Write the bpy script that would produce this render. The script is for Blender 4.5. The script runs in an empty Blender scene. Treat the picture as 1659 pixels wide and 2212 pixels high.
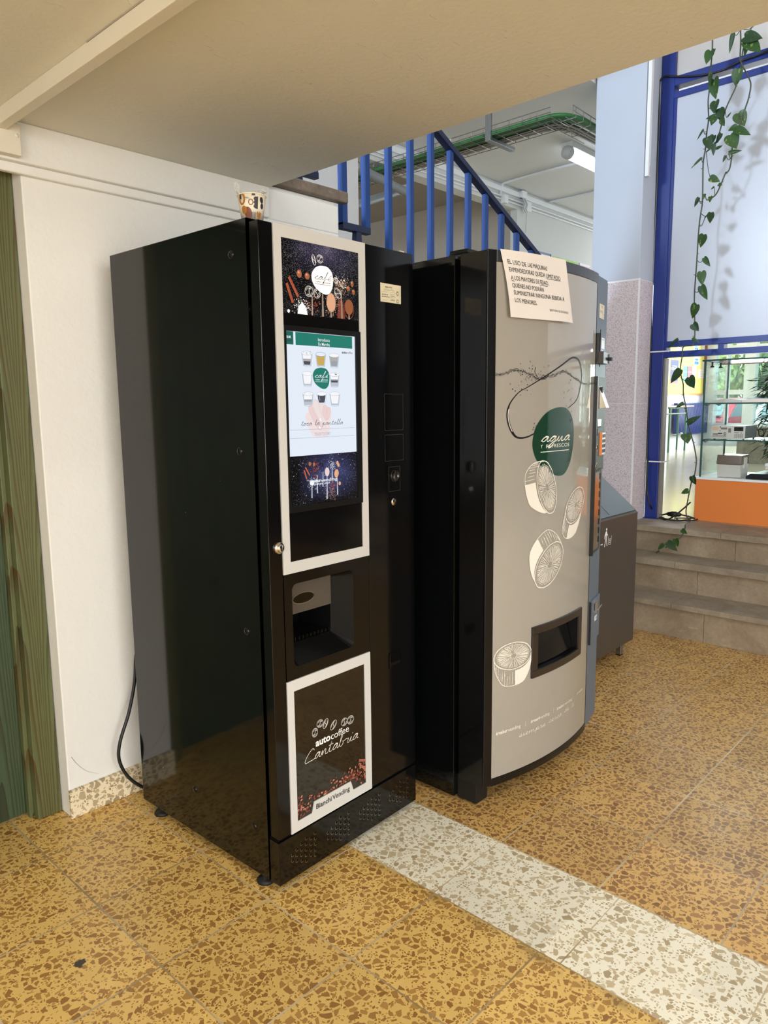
import bpy, math, random
from mathutils import Vector, Matrix
from mathutils.geometry import tessellate_polygon
S = bpy.context.scene
COL = S.collection
RND = random.Random(7)

def lin(c, a=1.0):
    r = []
    for v in c:
        v /= 255.0
        r.append(v/12.92 if v <= .04045 else ((v+.055)/1.055)**2.4)
    return (*r, a)

# ------------------------------------------------------------------ camera
cam_d = bpy.data.cameras.new('camera')
cam = bpy.data.objects.new('camera', cam_d); COL.objects.link(cam)
FPX, PITCH, ROLL, YAW, EYE = 1583.883, .14495983, -.011565004, .82286744, 1.37114
fwd = Vector((math.sin(YAW)*math.cos(PITCH), math.cos(YAW)*math.cos(PITCH), -math.sin(PITCH)))
rgt = Vector((math.cos(YAW), -math.sin(YAW), 0)); upv = rgt.cross(fwd)
r2 = rgt*math.cos(ROLL) + upv*math.sin(ROLL); u2 = -rgt*math.sin(ROLL) + upv*math.cos(ROLL)
M = Matrix((r2, u2, -fwd)).transposed().to_4x4(); M.translation = (0, 0, EYE)
cam.matrix_world = M
cam_d.sensor_fit = 'VERTICAL'; cam_d.sensor_height = 36.0; cam_d.sensor_width = 27.0
cam_d.lens = FPX/2212*36.0; cam_d.clip_start = .02; cam_d.clip_end = 200
S.camera = cam

# ------------------------------------------------------------------ world, light, exposure
S.view_settings.view_transform = 'Standard'; S.view_settings.look = 'None'
S.view_settings.exposure = 0.0; S.view_settings.gamma = 1.0
W = bpy.data.worlds.new('world'); S.world = W; W.use_nodes = True
bg = W.node_tree.nodes['Background']; bg.inputs[0].default_value = (.80, .92, 1.0, 1); bg.inputs[1].default_value = 2.3

def area(name, loc, target, sx, sy, power, col=(1, 1, 1), spread=180):
    l = bpy.data.lights.new(name, 'AREA'); l.shape = 'RECTANGLE'; l.size = sx; l.size_y = sy
    l.energy = power; l.color = col; l.spread = math.radians(spread)
    o = bpy.data.objects.new(name, l); COL.objects.link(o); o.location = loc
    d = Vector(target) - Vector(loc)
    o.rotation_euler = d.to_track_quat('-Z', 'Y').to_euler()
    return o
# daylight from the glazed lobby entrance behind the photographer (X -3.3..1.2 at Y = -6)
area('entrance_daylight', (-.9, -5.85, 1.75), (-.9, 0, 1.4), 4.2, 2.9, 320, (1.0, .99, .97))
# daylight from the windows along the left side of the lobby
area('side_window_daylight', (-3.45, -.9, 1.6), (1.5, .2, 1.2), 3.6, 2.2, 165, (.93, .97, 1.0))
# unseen area lights added high in the lobby to brighten it
area('lobby_fill_light', (.2, -1.6, 3.8), (.2, -1.6, 0), 1.3, .25, 55, (1.0, .98, .94))
area('lobby_fill_light', (-2.2, -3.6, 3.8), (-2.2, -3.6, 0), 1.3, .25, 40, (1.0, .98, .95))
# stairwell window above the landing
area('stairwell_daylight', (-.8, 3.0, 3.2), (4.9, 1.8, 2.5), .6, .6, 150, (.66, .80, 1.0))
# daylight through the far windows of the room behind the partition
area('far_window_daylight', (13.9, 2.2, 2.1), (8.0, 2.2, 1.3), 4.6, 2.2, 300, (.93, .98, 1.0))
area('far_room_fill_light', (8.6, 2.6, 3.6), (8.6, 2.6, 0), 2.4, .5, 60, (.97, .98, 1.0))  # unseen area light added above the far room, no fitting there

# sun on the garden and car park outside (comes over the building, never enters it)
sl = bpy.data.lights.new('garden_sun', 'SUN'); sl.energy = 5.0; sl.angle = .02; sl.color = (1.0, .96, .88)
so_ = bpy.data.objects.new('garden_sun', sl); COL.objects.link(so_); so_.rotation_euler = Vector((.55, .18, -.8)).to_track_quat('-Z', 'Y').to_euler(); so_.location = (0, 0, 12)

# ------------------------------------------------------------------ node helper
class NT:
    def __init__(s, name):
        s.m = bpy.data.materials.new(name); s.m.use_nodes = True
        s.t = s.m.node_tree; s.t.nodes.clear()
        s.out = s.t.nodes.new('ShaderNodeOutputMaterial')
    def n(s, typ, **kw):
        nd = s.t.nodes.new(typ)
        for k, v in kw.items(): setattr(nd, k, v)
        return nd
    def put(s, sock, v):
        if v is None: return
        if isinstance(v, bpy.types.NodeSocket): s.t.links.new(v, sock)
        else: sock.default_value = v
    def math(s, op, a, b=None, c=None, clamp=False):
        nd = s.n('ShaderNodeMath', operation=op, use_clamp=clamp)
        s.put(nd.inputs[0], a); s.put(nd.inputs[1], b); s.put(nd.inputs[2], c)
        return nd.outputs[0]
    def mix(s, f, a, b, mode='MIX'):
        nd = s.n('ShaderNodeMix', data_type='RGBA', blend_type=mode)
        s.put(nd.inputs[0], f); s.put(nd.inputs[6], a); s.put(nd.inputs[7], b)
        return nd.outputs[2]
    def ramp(s, v, lo, hi, a=0.0, b=1.0):
        nd = s.n('ShaderNodeMapRange'); nd.clamp = True
        s.put(nd.inputs[0], v)
        for i, x in enumerate((lo, hi, a, b)): s.put(nd.inputs[i+1], x)
        return nd.outputs[0]
    def coords(s, kind='Object', scale=(1, 1, 1), loc=(0, 0, 0)):
        tc = s.n('ShaderNodeTexCoord'); mp = s.n('ShaderNodeMapping')
        s.t.links.new(tc.outputs[kind], mp.inputs[0]); mp.inputs['Scale'].default_value = scale; mp.inputs['Location'].default_value = loc
        return mp.outputs[0]
    def geo(s):
        return s.n('ShaderNodeNewGeometry').outputs['Position']
    def sep(s, v):
        nd = s.n('ShaderNodeSeparateXYZ'); s.put(nd.inputs[0], v); return nd.outputs
    def noise(s, v, scale, detail=2, rough=.5, dist=0.0):
        nd = s.n('ShaderNodeTexNoise'); s.put(nd.inputs['Vector'], v)
        nd.inputs['Scale'].default_value = scale; nd.inputs['Detail'].default_value = detail
        nd.inputs['Roughness'].default_value = rough; nd.inputs['Distortion'].default_value = dist
        return nd.outputs
    def voro(s, v, scale, feature='F1', rand=1.0, dim='3D'):
        nd = s.n('ShaderNodeTexVoronoi', feature=feature, voronoi_dimensions=dim); s.put(nd.inputs['Vector'], v)
        nd.inputs['Scale'].default_value = scale; nd.inputs['Randomness'].default_value = rand
        return nd.outputs
    def bump(s, h, strength=.2, dist=.01):
        nd = s.n('ShaderNodeBump'); nd.inputs['Strength'].default_value = strength; nd.inputs['Distance'].default_value = dist
        s.put(nd.inputs['Height'], h); return nd.outputs[0]
    def bsdf(s, color, rough=.5, metal=0.0, spec=.5, normal=None, emit=None, emit_s=0.0, coat=0.0, alpha=None):
        b = s.n('ShaderNodeBsdfPrincipled')
        s.put(b.inputs['Base Color'], color); s.put(b.inputs['Roughness'], rough); s.put(b.inputs['Metallic'], metal)
        s.put(b.inputs['Specular IOR Level'], spec); s.put(b.inputs['Normal'], normal)
        if emit is not None: s.put(b.inputs['Emission Color'], emit); b.inputs['Emission Strength'].default_value = emit_s
        if coat: b.inputs['Coat Weight'].default_value = coat; b.inputs['Coat Roughness'].default_value = .03
        s.t.links.new(b.outputs[0], s.out.inputs[0]); return b

def plain(name, c, rough=.5, metal=0.0, spec=.5, emit=0.0, noise=0.0, nscale=20, coat=0.0, bump=0.0):
    t = NT(name); col = lin(c)
    nv = None; nm = None
    if noise or bump:
        nv = t.noise(t.coords(), nscale, 4, .6)[0]
        if noise: col = t.mix(t.math('MULTIPLY', nv, noise), col, (0, 0, 0, 1))
        if bump: nm = t.bump(nv, bump, .004)
    if emit and name.startswith('lit_screen'): col = lin((8, 8, 9))     # a display: its colour is its own light
    t.bsdf(col, rough, metal, spec, nm, lin(c) if emit else None, emit, coat)
    return t.m

# ------------------------------------------------------------------ materials
def terrazzo(t, p, big, small, matrix, chip_a, chip_b, fill=.55):
    """polished chips of broken stone in a coloured cement matrix"""
    w = t.noise(p, 34, 2)[1]
    vm = t.n('ShaderNodeVectorMath', operation='MULTIPLY_ADD'); t.put(vm.inputs[0], w); vm.inputs[1].default_value = (.012, .012, .012); t.put(vm.inputs[2], p)
    q = vm.outputs[0]
    def layer(sc, lo, thr):  # keep a share of the cells, each shrunk by its own margin
        d = t.voro(q, sc, 'DISTANCE_TO_EDGE', 1.0, '2D')[0]
        c = t.voro(q, sc, 'F1', 1.0, '2D')['Color']
        s = t.sep(c)
        keep = t.ramp(s[0], thr, thr+.02)
        th = t.math('MULTIPLY_ADD', s[1], .24, lo)
        m = t.ramp(t.math('SUBTRACT', d, th), 0, .02)
        return t.math('MULTIPLY', m, keep), s[2], s[1]
    m1, r1, q1 = layer(big, .075, 1-fill)
    m2, r2, q2 = layer(small, .08, .50)
    c1 = t.mix(r1, chip_a, chip_b); c2 = t.mix(r2, chip_a, chip_b)
    col = t.mix(m2, matrix, c2)
    col = t.mix(m1, col, c1)
    return col

def mat_floor():
    t = NT('terrazzo_floor'); P = t.geo(); x, y, z = t.sep(P)
    cb = t.n('ShaderNodeCombineXYZ'); t.put(cb.inputs[0], x); t.put(cb.inputs[1], y); cb.inputs[2].default_value = 0
    p = cb.outputs[0]
    n1 = t.noise(p, 1.6, 3)[0]; n2 = t.noise(p, 9, 4, .6)[0]
    my = t.mix(n2, lin((234, 198, 120)), lin((220, 180, 102)))
    yel = terrazzo(t, p, 50, 125, my, lin((150, 108, 56)), lin((186, 142, 76)), .70)
    yel2 = terrazzo(t, p, 47, 118, t.mix(n2, lin((224, 184, 112)), lin((206, 164, 96))), lin((138, 100, 58)), lin((172, 130, 80)), .84)
    yel = t.mix(t.math('GREATER_THAN', x, 1.811), yel, yel2)      # beyond the strip lies a browner batch of tiles
    whi = terrazzo(t, p, 46, 110, t.mix(n2, lin((250, 245, 226)), lin((240, 233, 208))), lin((176, 156, 120)), lin((220, 204, 168)), .60)
    ins = t.math('MULTIPLY', t.math('GREATER_THAN', x, 1.483), t.math('LESS_THAN', x, 1.811))
    col = t.mix(ins, yel, whi)
    # each tile has its own tint
    def line(v, o, pit, w):
        f = t.math('FRACT', t.math('MULTIPLY_ADD', v, 1/pit, 50.5 - o/pit))
        return t.math('LESS_THAN', t.math('ABSOLUTE', t.math('SUBTRACT', f, .5)), w/pit)
    left = t.math('LESS_THAN', x, 1.6)
    xo = t.math('MULTIPLY_ADD', left, -.329, 1.812)       # the strip shifts the grid
    fx = t.math('FRACT', t.math('MULTIPLY_ADD', t.math('SUBTRACT', x, xo), 3.0, 30.5))
    jw = t.math('MULTIPLY_ADD', n2, .0034, .0009)
    jx = t.math('LESS_THAN', t.math('ABSOLUTE', t.math('SUBTRACT', fx, .5)), t.math('MULTIPLY', jw, 3.0))
    fy = t.math('FRACT', t.math('MULTIPLY_ADD', t.math('SUBTRACT', y, .528), 3.0, 30.5))
    jy = t.math('LESS_THAN', t.math('ABSOLUTE', t.math('SUBTRACT', fy, .5)), t.math('MULTIPLY', jw, 3.0))
    fs = t.math('FRACT', t.math('MULTIPLY_ADD', t.math('SUBTRACT', y, .80), 2.5, 30.5))
    js = t.math('LESS_THAN', t.math('ABSOLUTE', t.math('SUBTRACT', fs, .5)), t.math('MULTIPLY', jw, 1.6))
    jy = t.mix(ins, jy, js); edge = t.math('ADD', t.math('LESS_THAN', t.math('ABSOLUTE', t.math('SUBTRACT', x, 1.483)), .0016), t.math('LESS_THAN', t.math('ABSOLUTE', t.math('SUBTRACT', x, 1.811)), .0012))
    jx2 = t.math('MULTIPLY', jx, t.math('SUBTRACT', 1.0, ins))
    j = t.math('MAXIMUM', t.math('MAXIMUM', jx2, jy), edge, clamp=True)
    fl = t.n('ShaderNodeCombineXYZ')
    t.put(fl.inputs[0], t.math('FLOOR', t.math('MULTIPLY_ADD', t.math('SUBTRACT', x, xo), 3.0, 30.0)))
    t.put(fl.inputs[1], t.math('FLOOR', t.math('MULTIPLY_ADD', t.math('SUBTRACT', y, .528), 3.0, 30.0)))
    wn = t.n('ShaderNodeTexWhiteNoise'); t.put(wn.inputs['Vector'], fl.outputs[0])
    tint = t.ramp(wn.outputs[0], 0, 1, .88, 1.06)
    vm = t.n('ShaderNodeVectorMath', operation='SCALE'); t.put(vm.inputs[0], col); t.put(vm.inputs['Scale'], tint)
    col = vm.outputs[0]
    # grime next to the strip and along the joints, pale scuffs
    dirt = t.math('MULTIPLY', t.ramp(t.math('ABSOLUTE', t.math('SUBTRACT', x, 1.468)), .0, .03, 1, 0), t.ramp(n2, .42, .6))
    dirt = t.math('MULTIPLY', dirt, t.math('SUBTRACT', 1.0, ins))
    col = t.mix(t.math('MULTIPLY', dirt, .65), col, lin((128, 104, 62)))
    jc = t.mix(t.ramp(n1, .35, .65), lin((222, 206, 172)), lin((150, 126, 88)))
    col = t.mix(t.math('MULTIPLY', j, .9), col, jc)
    sx = t.coords('Object', (2.2, 9, 1)); 
    scf = t.ramp(t.noise(sx, 6, 4, .7, 1.2)[0], .70, .76)
    col = t.mix(t.math('MULTIPLY', scf, .35), col, lin((226, 214, 184)))
    # chewing gum stain trodden flat
    vd = t.n('ShaderNodeVectorMath', operation='DISTANCE'); t.put(vd.inputs[0], p); vd.inputs[1].default_value = (.685, 1.691, 0)
    gum = t.ramp(t.math('ADD', vd.outputs['Value'], t.math('MULTIPLY', t.noise(p, 55, 3)[0], .035)), .030, .034, 1, 0)
    col = t.mix(gum, col, lin((70, 62, 52)))
    rough = t.math('MULTIPLY_ADD', n2, .22, .20)
    t.bsdf(col, rough, 0, .42, t.bump(t.math('MULTIPLY', j, -1.0), .25, .002))
    return t.m

def mat_plaster(name, c, sc=38, strength=.35, stain=None):
    t = NT(name); p = t.geo()
    n = t.noise(p, sc, 4, .55)[0]; big = t.noise(p, 1.7, 3, .6)[0]
    col = t.mix(t.ramp(big, .3, .75, 0, .10), lin(c), lin([v*.86 for v in c]))
    t.bsdf(col, .75, 0, .25, t.bump(n, strength, .006)); return t.m

def mat_ceiling():
    t = NT('ceiling_plaster'); p = t.geo()
    n = t.noise(p, 60, 5, .6)[0]; m2 = t.noise(t.coords('Object', (1, 3, 1)), 9, 3, .7, 1.5)[0]
    h = t.math('ADD', t.math('MULTIPLY', n, .5), t.math('MULTIPLY', t.ramp(m2, .66, .72), .5))
    t.bsdf(lin((228, 226, 214)), .7, 0, .25, t.bump(h, .45, .005)); return t.m

def mat_wood(name, base, dark, red, width=.086, off=.2, arch=.75, rings=26, glossy=.45):
    """green stained softwood, grain along Z with cathedral arches and knots"""
    t = NT(name); P = t.coords(); x, y, z = t.sep(P)
    u = t.math('SUBTRACT', t.math('FRACT', t.math('MULTIPLY_ADD', x, 1/width, off)), .5)      # across one board
    d = t.noise(t.coords('Object', (7, 7, 1.6)), 1.0, 3, .5)[0]
    d2 = t.noise(t.coords('Object', (.6, .6, .35)), 1.0, 1)[0]
    v = t.math('MULTIPLY_ADD', z, .16, t.math('MULTIPLY', d2, .25))
    v = t.math('MULTIPLY_ADD', t.math('MULTIPLY', u, u), arch, v)
    v = t.math('MULTIPLY_ADD', d, .11, v)
    g = t.math('FRACT', t.math('MULTIPLY', v, rings))
    w = [None, t.math('POWER', g, 2.2)]
    fib = t.noise(t.coords('Object', (90, 90, 2.5)), 2.0, 3, .6)[0]
    blot = t.noise(t.coords('Object', (5, 5, 1.2)), 1.4, 3)[0]
    g = t.ramp(w[1], .15, 1.0)
    col = t.mix(t.math('MULTIPLY', g, .92), lin(base), lin(dark))
    col = t.mix(t.math('MULTIPLY', t.math('MULTIPLY', g, t.ramp(blot, .40, .58)), .75), col, lin(red))
    col = t.mix(t.ramp(fib, .35, .75, 0, .30), col, lin(dark))
    # knots
    v = t.voro(t.coords('Object', (6.5, 6.5, 2.1), (.3, .1, .37)), 1.0)
    k = t.ramp(v[0], .05, .085, 1, 0)
    col = t.mix(k, col, lin((44, 34, 18)))
    t.bsdf(col, glossy, 0, .45, t.bump(fib, .15, .003)); return t.m

def mat_speckle_black(name, c=(9, 11, 11), rough=.16, chips=True, spec=.5):
    t = NT(name); col = lin(c)
    if chips:
        p = t.coords()
        v = t.voro(p, 24); s = t.sep(v['Color'])
        r = t.math('MULTIPLY', t.math('GREATER_THAN', s[0], .74), t.math('MULTIPLY_ADD', s[1], .035, .012))
        cl = t.ramp(t.noise(p, 3.0, 2)[0], .5, .62)
        k = t.math('MULTIPLY', t.math('LESS_THAN', v[0], r), cl)
        col = t.mix(t.math('MULTIPLY', k, .8), col, lin((190, 190, 180)))
    t.bsdf(col, rough, 0, spec); return t.m

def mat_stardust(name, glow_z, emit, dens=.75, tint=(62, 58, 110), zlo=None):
    """dark slate print sprinkled with flour, bluish haze painted into the upper middle"""
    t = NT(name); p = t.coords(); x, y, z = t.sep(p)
    glow = t.math('MULTIPLY', t.ramp(t.math('ABSOLUTE', t.math('SUBTRACT', x, glow_z[0])), 0, glow_z[2], 1, 0), t.ramp(t.math('ABSOLUTE', t.math('SUBTRACT', z, glow_z[1])), 0, glow_z[3], 1, 0))
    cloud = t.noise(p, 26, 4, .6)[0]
    glow = t.math('MULTIPLY', glow, t.math('MULTIPLY_ADD', cloud, 1.1, .15), clamp=True)
    col = t.mix(glow, lin((10, 10, 12)), lin(tint))
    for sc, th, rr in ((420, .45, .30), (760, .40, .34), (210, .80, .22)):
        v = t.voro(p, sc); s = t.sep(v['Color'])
        thr = t.math('SUBTRACT', 1.0, t.math('MULTIPLY', t.math('MULTIPLY_ADD', glow, .7, .42), t.ramp(t.noise(p, 15, 3)[0], .28, .7, .1, dens*1.5)))
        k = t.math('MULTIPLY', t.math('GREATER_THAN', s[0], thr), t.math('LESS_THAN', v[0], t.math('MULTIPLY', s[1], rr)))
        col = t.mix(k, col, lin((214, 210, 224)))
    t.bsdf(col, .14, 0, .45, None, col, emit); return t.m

def mat_stone(name, a, b, sc=5, rough=.35):
    t = NT(name); p = t.geo(); n = t.noise(p, sc, 6, .62, .4)[0]; f = t.noise(p, 60, 3)[0]
    sc2 = t.coords('Object', (9, 1.5, 9)); st = t.noise(sc2, 5, 4, .7)[0]
    col = t.mix(t.ramp(n, .3, .7), lin(a), lin(b)); col = t.mix(t.ramp(f, .35, .7, 0, .22), col, lin([v*.7 for v in b]))
    col = t.mix(t.ramp(st, .62, .72, 0, .35), col, lin((200, 188, 166)))
    t.bsdf(col, rough, 0, .4, t.bump(n, .12, .004)); return t.m

def mat_granite_tile():
    t = NT('speckled_wall_tile'); p = t.geo()
    v = t.voro(p, 260); s = t.sep(v['Color'])
    col = t.mix(t.ramp(s[0], .55, .8), lin((222, 214, 220)), lin((176, 166, 178)))
    t.bsdf(col, .45, 0, .4); return t.m

def mat_glass(name, tint=(243, 250, 247), refl=1.0):
    t = NT(name)
    tr = t.n('ShaderNodeBsdfTransparent'); tr.inputs[0].default_value = lin(tint)
    gl = t.n('ShaderNodeBsdfGlossy'); gl.inputs['Roughness'].default_value = .02
    lw = t.n('ShaderNodeLayerWeight'); lw.inputs[0].default_value = .5
    fr = t.math('MULTIPLY_ADD', t.math('POWER', lw.outputs['Facing'], 5.0), .80, .04)       # Schlick, the same from both sides
    mx = t.n('ShaderNodeMixShader'); t.t.links.new(fr, mx.inputs[0]); t.t.links.new(tr.outputs[0], mx.inputs[1]); t.t.links.new(gl.outputs[0], mx.inputs[2])
    t.t.links.new(mx.outputs[0], t.out.inputs[0]); return t.m

def mat_leaf(name, dark, light, yel):
    t = NT(name); p = t.coords()
    n = t.noise(t.coords('Object', (14, 40, 24)), 1.6, 3, .6)[0]; m = t.noise(p, 9, 2)[0]
    col = t.mix(m, lin(dark), lin(light)); col = t.mix(t.ramp(n, .60, .70, 0, .75), col, lin(yel))
    t.bsdf(col, .42, 0, .35); return t.m

def mat_film():
    t = NT('clear_plastic_wrap'); tr = t.n('ShaderNodeBsdfTransparent'); df = t.n('ShaderNodeBsdfPrincipled')
    df.inputs['Base Color'].default_value = lin((232, 232, 228)); df.inputs['Roughness'].default_value = .12
    mx = t.n('ShaderNodeMixShader'); mx.inputs[0].default_value = .42
    t.t.links.new(tr.outputs[0], mx.inputs[1]); t.t.links.new(df.outputs[0], mx.inputs[2]); t.t.links.new(mx.outputs[0], t.out.inputs[0]); return t.m

m = {}
m['floor'] = mat_floor()
m['wall'] = mat_plaster('white_wall_plaster', (238, 237, 232))
m['wall_cool'] = mat_plaster('pale_wall_plaster', (226, 231, 238), 50, .15)
m['wall_grey'] = mat_plaster('grey_wall_plaster', (172, 164, 152), 50, .2)
m['pillar'] = mat_plaster('pale_blue_pillar_paint', (190, 200, 215), 50, .12)
m['hall_white'] = mat_plaster('hall_white_plaster', (214, 216, 216), 50, .2)
m['wall_dark'] = mat_plaster('dark_lobby_panelling', (52, 46, 42), 20, .1)
m['ceiling'] = mat_ceiling()
m['trunk'] = plain('painted_trunking', (232, 226, 208), .5, noise=.05)
m['wood'] = mat_wood('green_stained_wood', (98, 104, 66), (46, 50, 25), (100, 72, 30), .086, .15, .75, 19)
m['wood_leaf'] = mat_wood('dark_green_stained_wood', (68, 86, 60), (32, 44, 30), (66, 58, 28), .118, .3, 1.0, 17)
m['black'] = mat_speckle_black('black_enamelled_steel', rough=.075)
m['black_clean'] = mat_speckle_black('black_gloss_plastic', (10, 10, 11), .10, False, .4)
m['black_satin'] = mat_speckle_black('black_satin_plastic', (15, 15, 16), .32, False, .4)
m['niche'] = mat_speckle_black('black_niche_plastic', (12, 12, 12), .14, False, .12)
m['black_matt'] = plain('black_rubber', (14, 14, 14), .6)
m['void'] = plain('dark_recess', (3, 3, 4), .7, spec=.1)
m['frame'] = plain('warm_white_glass_frame', (206, 205, 201), .22, spec=.4)
m['cream'] = plain('warm_grey_backpainted_glass', (160, 155, 145), .06, coat=.6)
m['brown_print'] = mat_speckle_black('dark_brown_printed_glass', (30, 25, 20), .05, False, .7)
m['poster'] = mat_stardust('printed_backlit_poster', (.235, 1.785, .14, .07), .45, .9, (62, 60, 92))  # bluish glare of the poster's LEDs is painted in near its top
m['scrdust'] = mat_stardust('printed_screen_picture', (.235, 1.18, .12, .075), .8, .95, (62, 70, 120))
m['white_ink'] = plain('white_ink', (244, 242, 238), .4)
m['cream_ink'] = plain('pale_ink', (236, 230, 218), .3)
m['black_ink'] = plain('black_ink', (22, 20, 22), .4)
m['grey_ink'] = plain('grey_ink', (120, 116, 112), .4)
m['green_ink'] = plain('deep_green_ink', (24, 62, 44), .08, coat=.6)
m['scr_white'] = plain('lit_screen_white', (230, 238, 250), .3, emit=.98)
m['scr_teal'] = plain('lit_screen_teal', (34, 136, 118), .3, emit=.8)
m['scr_teal2'] = plain('lit_screen_dark_teal', (28, 110, 96), .3, emit=.8)
m['scr_text'] = plain('lit_screen_text_white', (250, 252, 255), .3, emit=.95)
m['scr_ink'] = plain('lit_screen_dark_grey', (70, 72, 78), .3, emit=.7)
m['scr_pale'] = plain('lit_screen_pale_grey', (202, 212, 222), .3, emit=.85)
m['scr_line'] = plain('lit_screen_mid_grey', (170, 178, 188), .3, emit=.8)
m['scr_coffee'] = plain('lit_screen_coffee', (86, 84, 98), .3, emit=.8)
m['scr_foam'] = plain('lit_screen_foam', (190, 184, 182), .3, emit=.85)
m['scr_tea'] = plain('lit_screen_tea', (218, 182, 96), .3, emit=.85)
m['scr_skin'] = plain('lit_screen_skin', (240, 214, 213), .3, emit=.95)
m['scr_skin2'] = plain('lit_screen_skin_pale', (244, 228, 228), .3, emit=.95)
m['scr_skin3'] = plain('lit_screen_skin_shadow', (222, 178, 172), .3, emit=.85)
m['p_cinn'] = plain('print_cinnamon', (158, 84, 62), .3, emit=.3)
m['p_cinn2'] = plain('print_cinnamon_dark', (128, 56, 38), .3, emit=.4)
m['p_nut'] = plain('print_hazelnut', (150, 92, 66), .3, emit=.3)
m['p_sugar'] = plain('print_brown_sugar', (196, 152, 124), .3, emit=.35)
m['p_cocoa'] = plain('print_cocoa', (134, 82, 50), .3, emit=.3)
m['p_flour'] = plain('print_flour', (232, 232, 226), .3, emit=.55)
m['p_steel'] = plain('print_spoon_steel', (150, 138, 126), .3, emit=.25)
m['p_rust'] = plain('print_chilli_powder', (116, 58, 44), .3, emit=.25)
m['p_bean'] = plain('print_roasted_bean', (122, 62, 50), .25)
m['p_bean2'] = plain('print_roasted_bean_light', (182, 118, 100), .25)
m['p_white'] = plain('print_white', (236, 234, 230), .3, emit=.5)
m['p_ink'] = plain('print_black', (24, 22, 24), .3)
m['chrome'] = plain('chrome', (214, 208, 196), .18, 1.0)
m['steel'] = plain('brushed_steel', (170, 174, 178), .32, 1.0)
m['rim_grey'] = plain('dark_grey_rim', (50, 54, 58), .3)
m['silver'] = plain('silver_grey_plastic', (98, 110, 124), .45, .0, .3)
m['silver_green'] = plain('silver_console_plastic', (84, 94, 91), .48, .0, .3)
m['brown_plastic'] = plain('dark_bronze_plastic', (46, 40, 34), .35)
m['smoke'] = plain('smoked_niche_plastic', (82, 76, 69), .15)
m['sticker'] = plain('cream_sticker', (226, 216, 186), .5)
m['paper'] = plain('white_paper', (228, 220, 212), .7)
m['blue'] = plain('blue_gloss_paint', (10, 60, 128), .42, noise=.10, nscale=30)
m['blue_dark'] = plain('navy_blue_frame_paint', (26, 48, 128), .35)
m['rail_shaded'] = plain('shaded_blue_rail_paint', (18, 32, 66), .4)  # the railing blue again, darkened for the shade on the rails
m['panel'] = plain('white_gloss_panel', (192, 200, 214), .34)
m['pane_grey'] = plain('frosted_upper_pane', (200, 198, 196), .25)
m['tile'] = mat_granite_tile()
m['bead'] = plain('white_corner_bead', (238, 240, 244), .4)
m['stone'] = mat_stone('brown_stone_slab', (168, 154, 134), (132, 118, 100), rough=.62)
m['stone_riser'] = mat_stone('brown_stone_riser', (172, 156, 134), (136, 118, 96), 4, .55)
m['ledge'] = mat_stone('grey_brown_stone_edge', (140, 126, 110), (104, 92, 80), 14, .5)
m['orange'] = plain('orange_laminate', (226, 132, 66), .4)
m['white'] = plain('white_laminate', (232, 236, 240), .35)
m['glass'] = mat_glass('clear_glass')
m['glass_edge'] = plain('green_glass_edge', (56, 92, 86), .15)
m['binm'] = plain('anthracite_sheet_metal', (86, 80, 74), .42, .35)
m['bin_top'] = plain('grey_sheet_metal_flap', (104, 112, 120), .35, .4)
m['leaf'] = mat_leaf('pothos_leaf', (38, 66, 34), (58, 92, 40), (150, 168, 84))
m['leaf_back'] = mat_leaf('pothos_leaf_dark', (30, 54, 32), (46, 76, 40), (110, 132, 70))
m['stem'] = plain('vine_stem', (66, 72, 52), .5)
m['wire'] = plain('galvanised_wire', (128, 130, 128), .4, .8)
m['wgreen'] = plain('green_cable_sheath', (46, 110, 56), .45)
m['wgrey'] = plain('grey_cable_sheath', (176, 176, 172), .5)
m['wblack'] = plain('black_cable_sheath', (22, 22, 22), .45)
m['pipe'] = plain('grey_plastic_pipe', (132, 140, 144), .4)
m['tube'] = plain('lit_fluorescent_diffuser', (236, 244, 255), .4, emit=3.0)
m['lampbody'] = plain('grey_lamp_endcap', (188, 188, 184), .5)
m['yellow'] = plain('yellow_pinboard_felt', (222, 214, 118), .8)
m['pine'] = plain('pine_batten', (196, 138, 74), .5)
m['brown'] = plain('brown_painted_batten', (140, 78, 36), .5)
m['concrete'] = mat_stone('board_marked_concrete', (160, 150, 130), (124, 114, 96), 9, .8)
m['upfloor'] = plain('polished_stone_floor', (206, 196, 170), .14, noise=.15, nscale=3)
m['pvc'] = plain('white_window_frame', (232, 236, 240), .35)
m['radiator'] = plain('blue_radiator_enamel', (22, 46, 116), .35)
m['green_tube'] = plain('green_steel_tube', (70, 116, 84), .4)
m['beech'] = plain('beech_table_top', (206, 178, 146), .5)
m['red'] = plain('red_painted_pipe', (184, 60, 34), .4)
m['device'] = plain('light_grey_casing', (196, 200, 194), .45)
m['device_dark'] = plain('dark_grey_casing', (26, 29, 36), .4)
m['amber'] = plain('smoked_lid', (110, 100, 90), .15)
m['bookblue'] = plain('blue_book_page', (70, 136, 200), .6)
m['car_red'] = plain('red_car_paint', (196, 60, 78), .25)
m['car_white'] = plain('white_car_paint', (226, 232, 238), .2)
m['car_glass'] = plain('car_window', (120, 150, 160), .1)
m['hedge'] = plain('garden_foliage', (96, 130, 84), .8, noise=.5, nscale=4)
m['hedge2'] = plain('garden_foliage_light', (158, 184, 128), .8, noise=.3, nscale=5)
m['asphalt'] = plain('car_park_asphalt', (150, 150, 148), .9)
m['poster_blue'] = plain('dark_blue_leaflet', (72, 84, 130), .6)
m['poster_pink'] = plain('pink_leaflet', (206, 110, 120), .6)
m['poster_teal'] = plain('teal_leaflet', (88, 168, 164), .6)
m['lime_ink'] = plain('lime_green_ink', (160, 204, 80), .6)
m['pink_ink'] = plain('pale_pink_ink', (240, 184, 196), .6)
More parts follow.
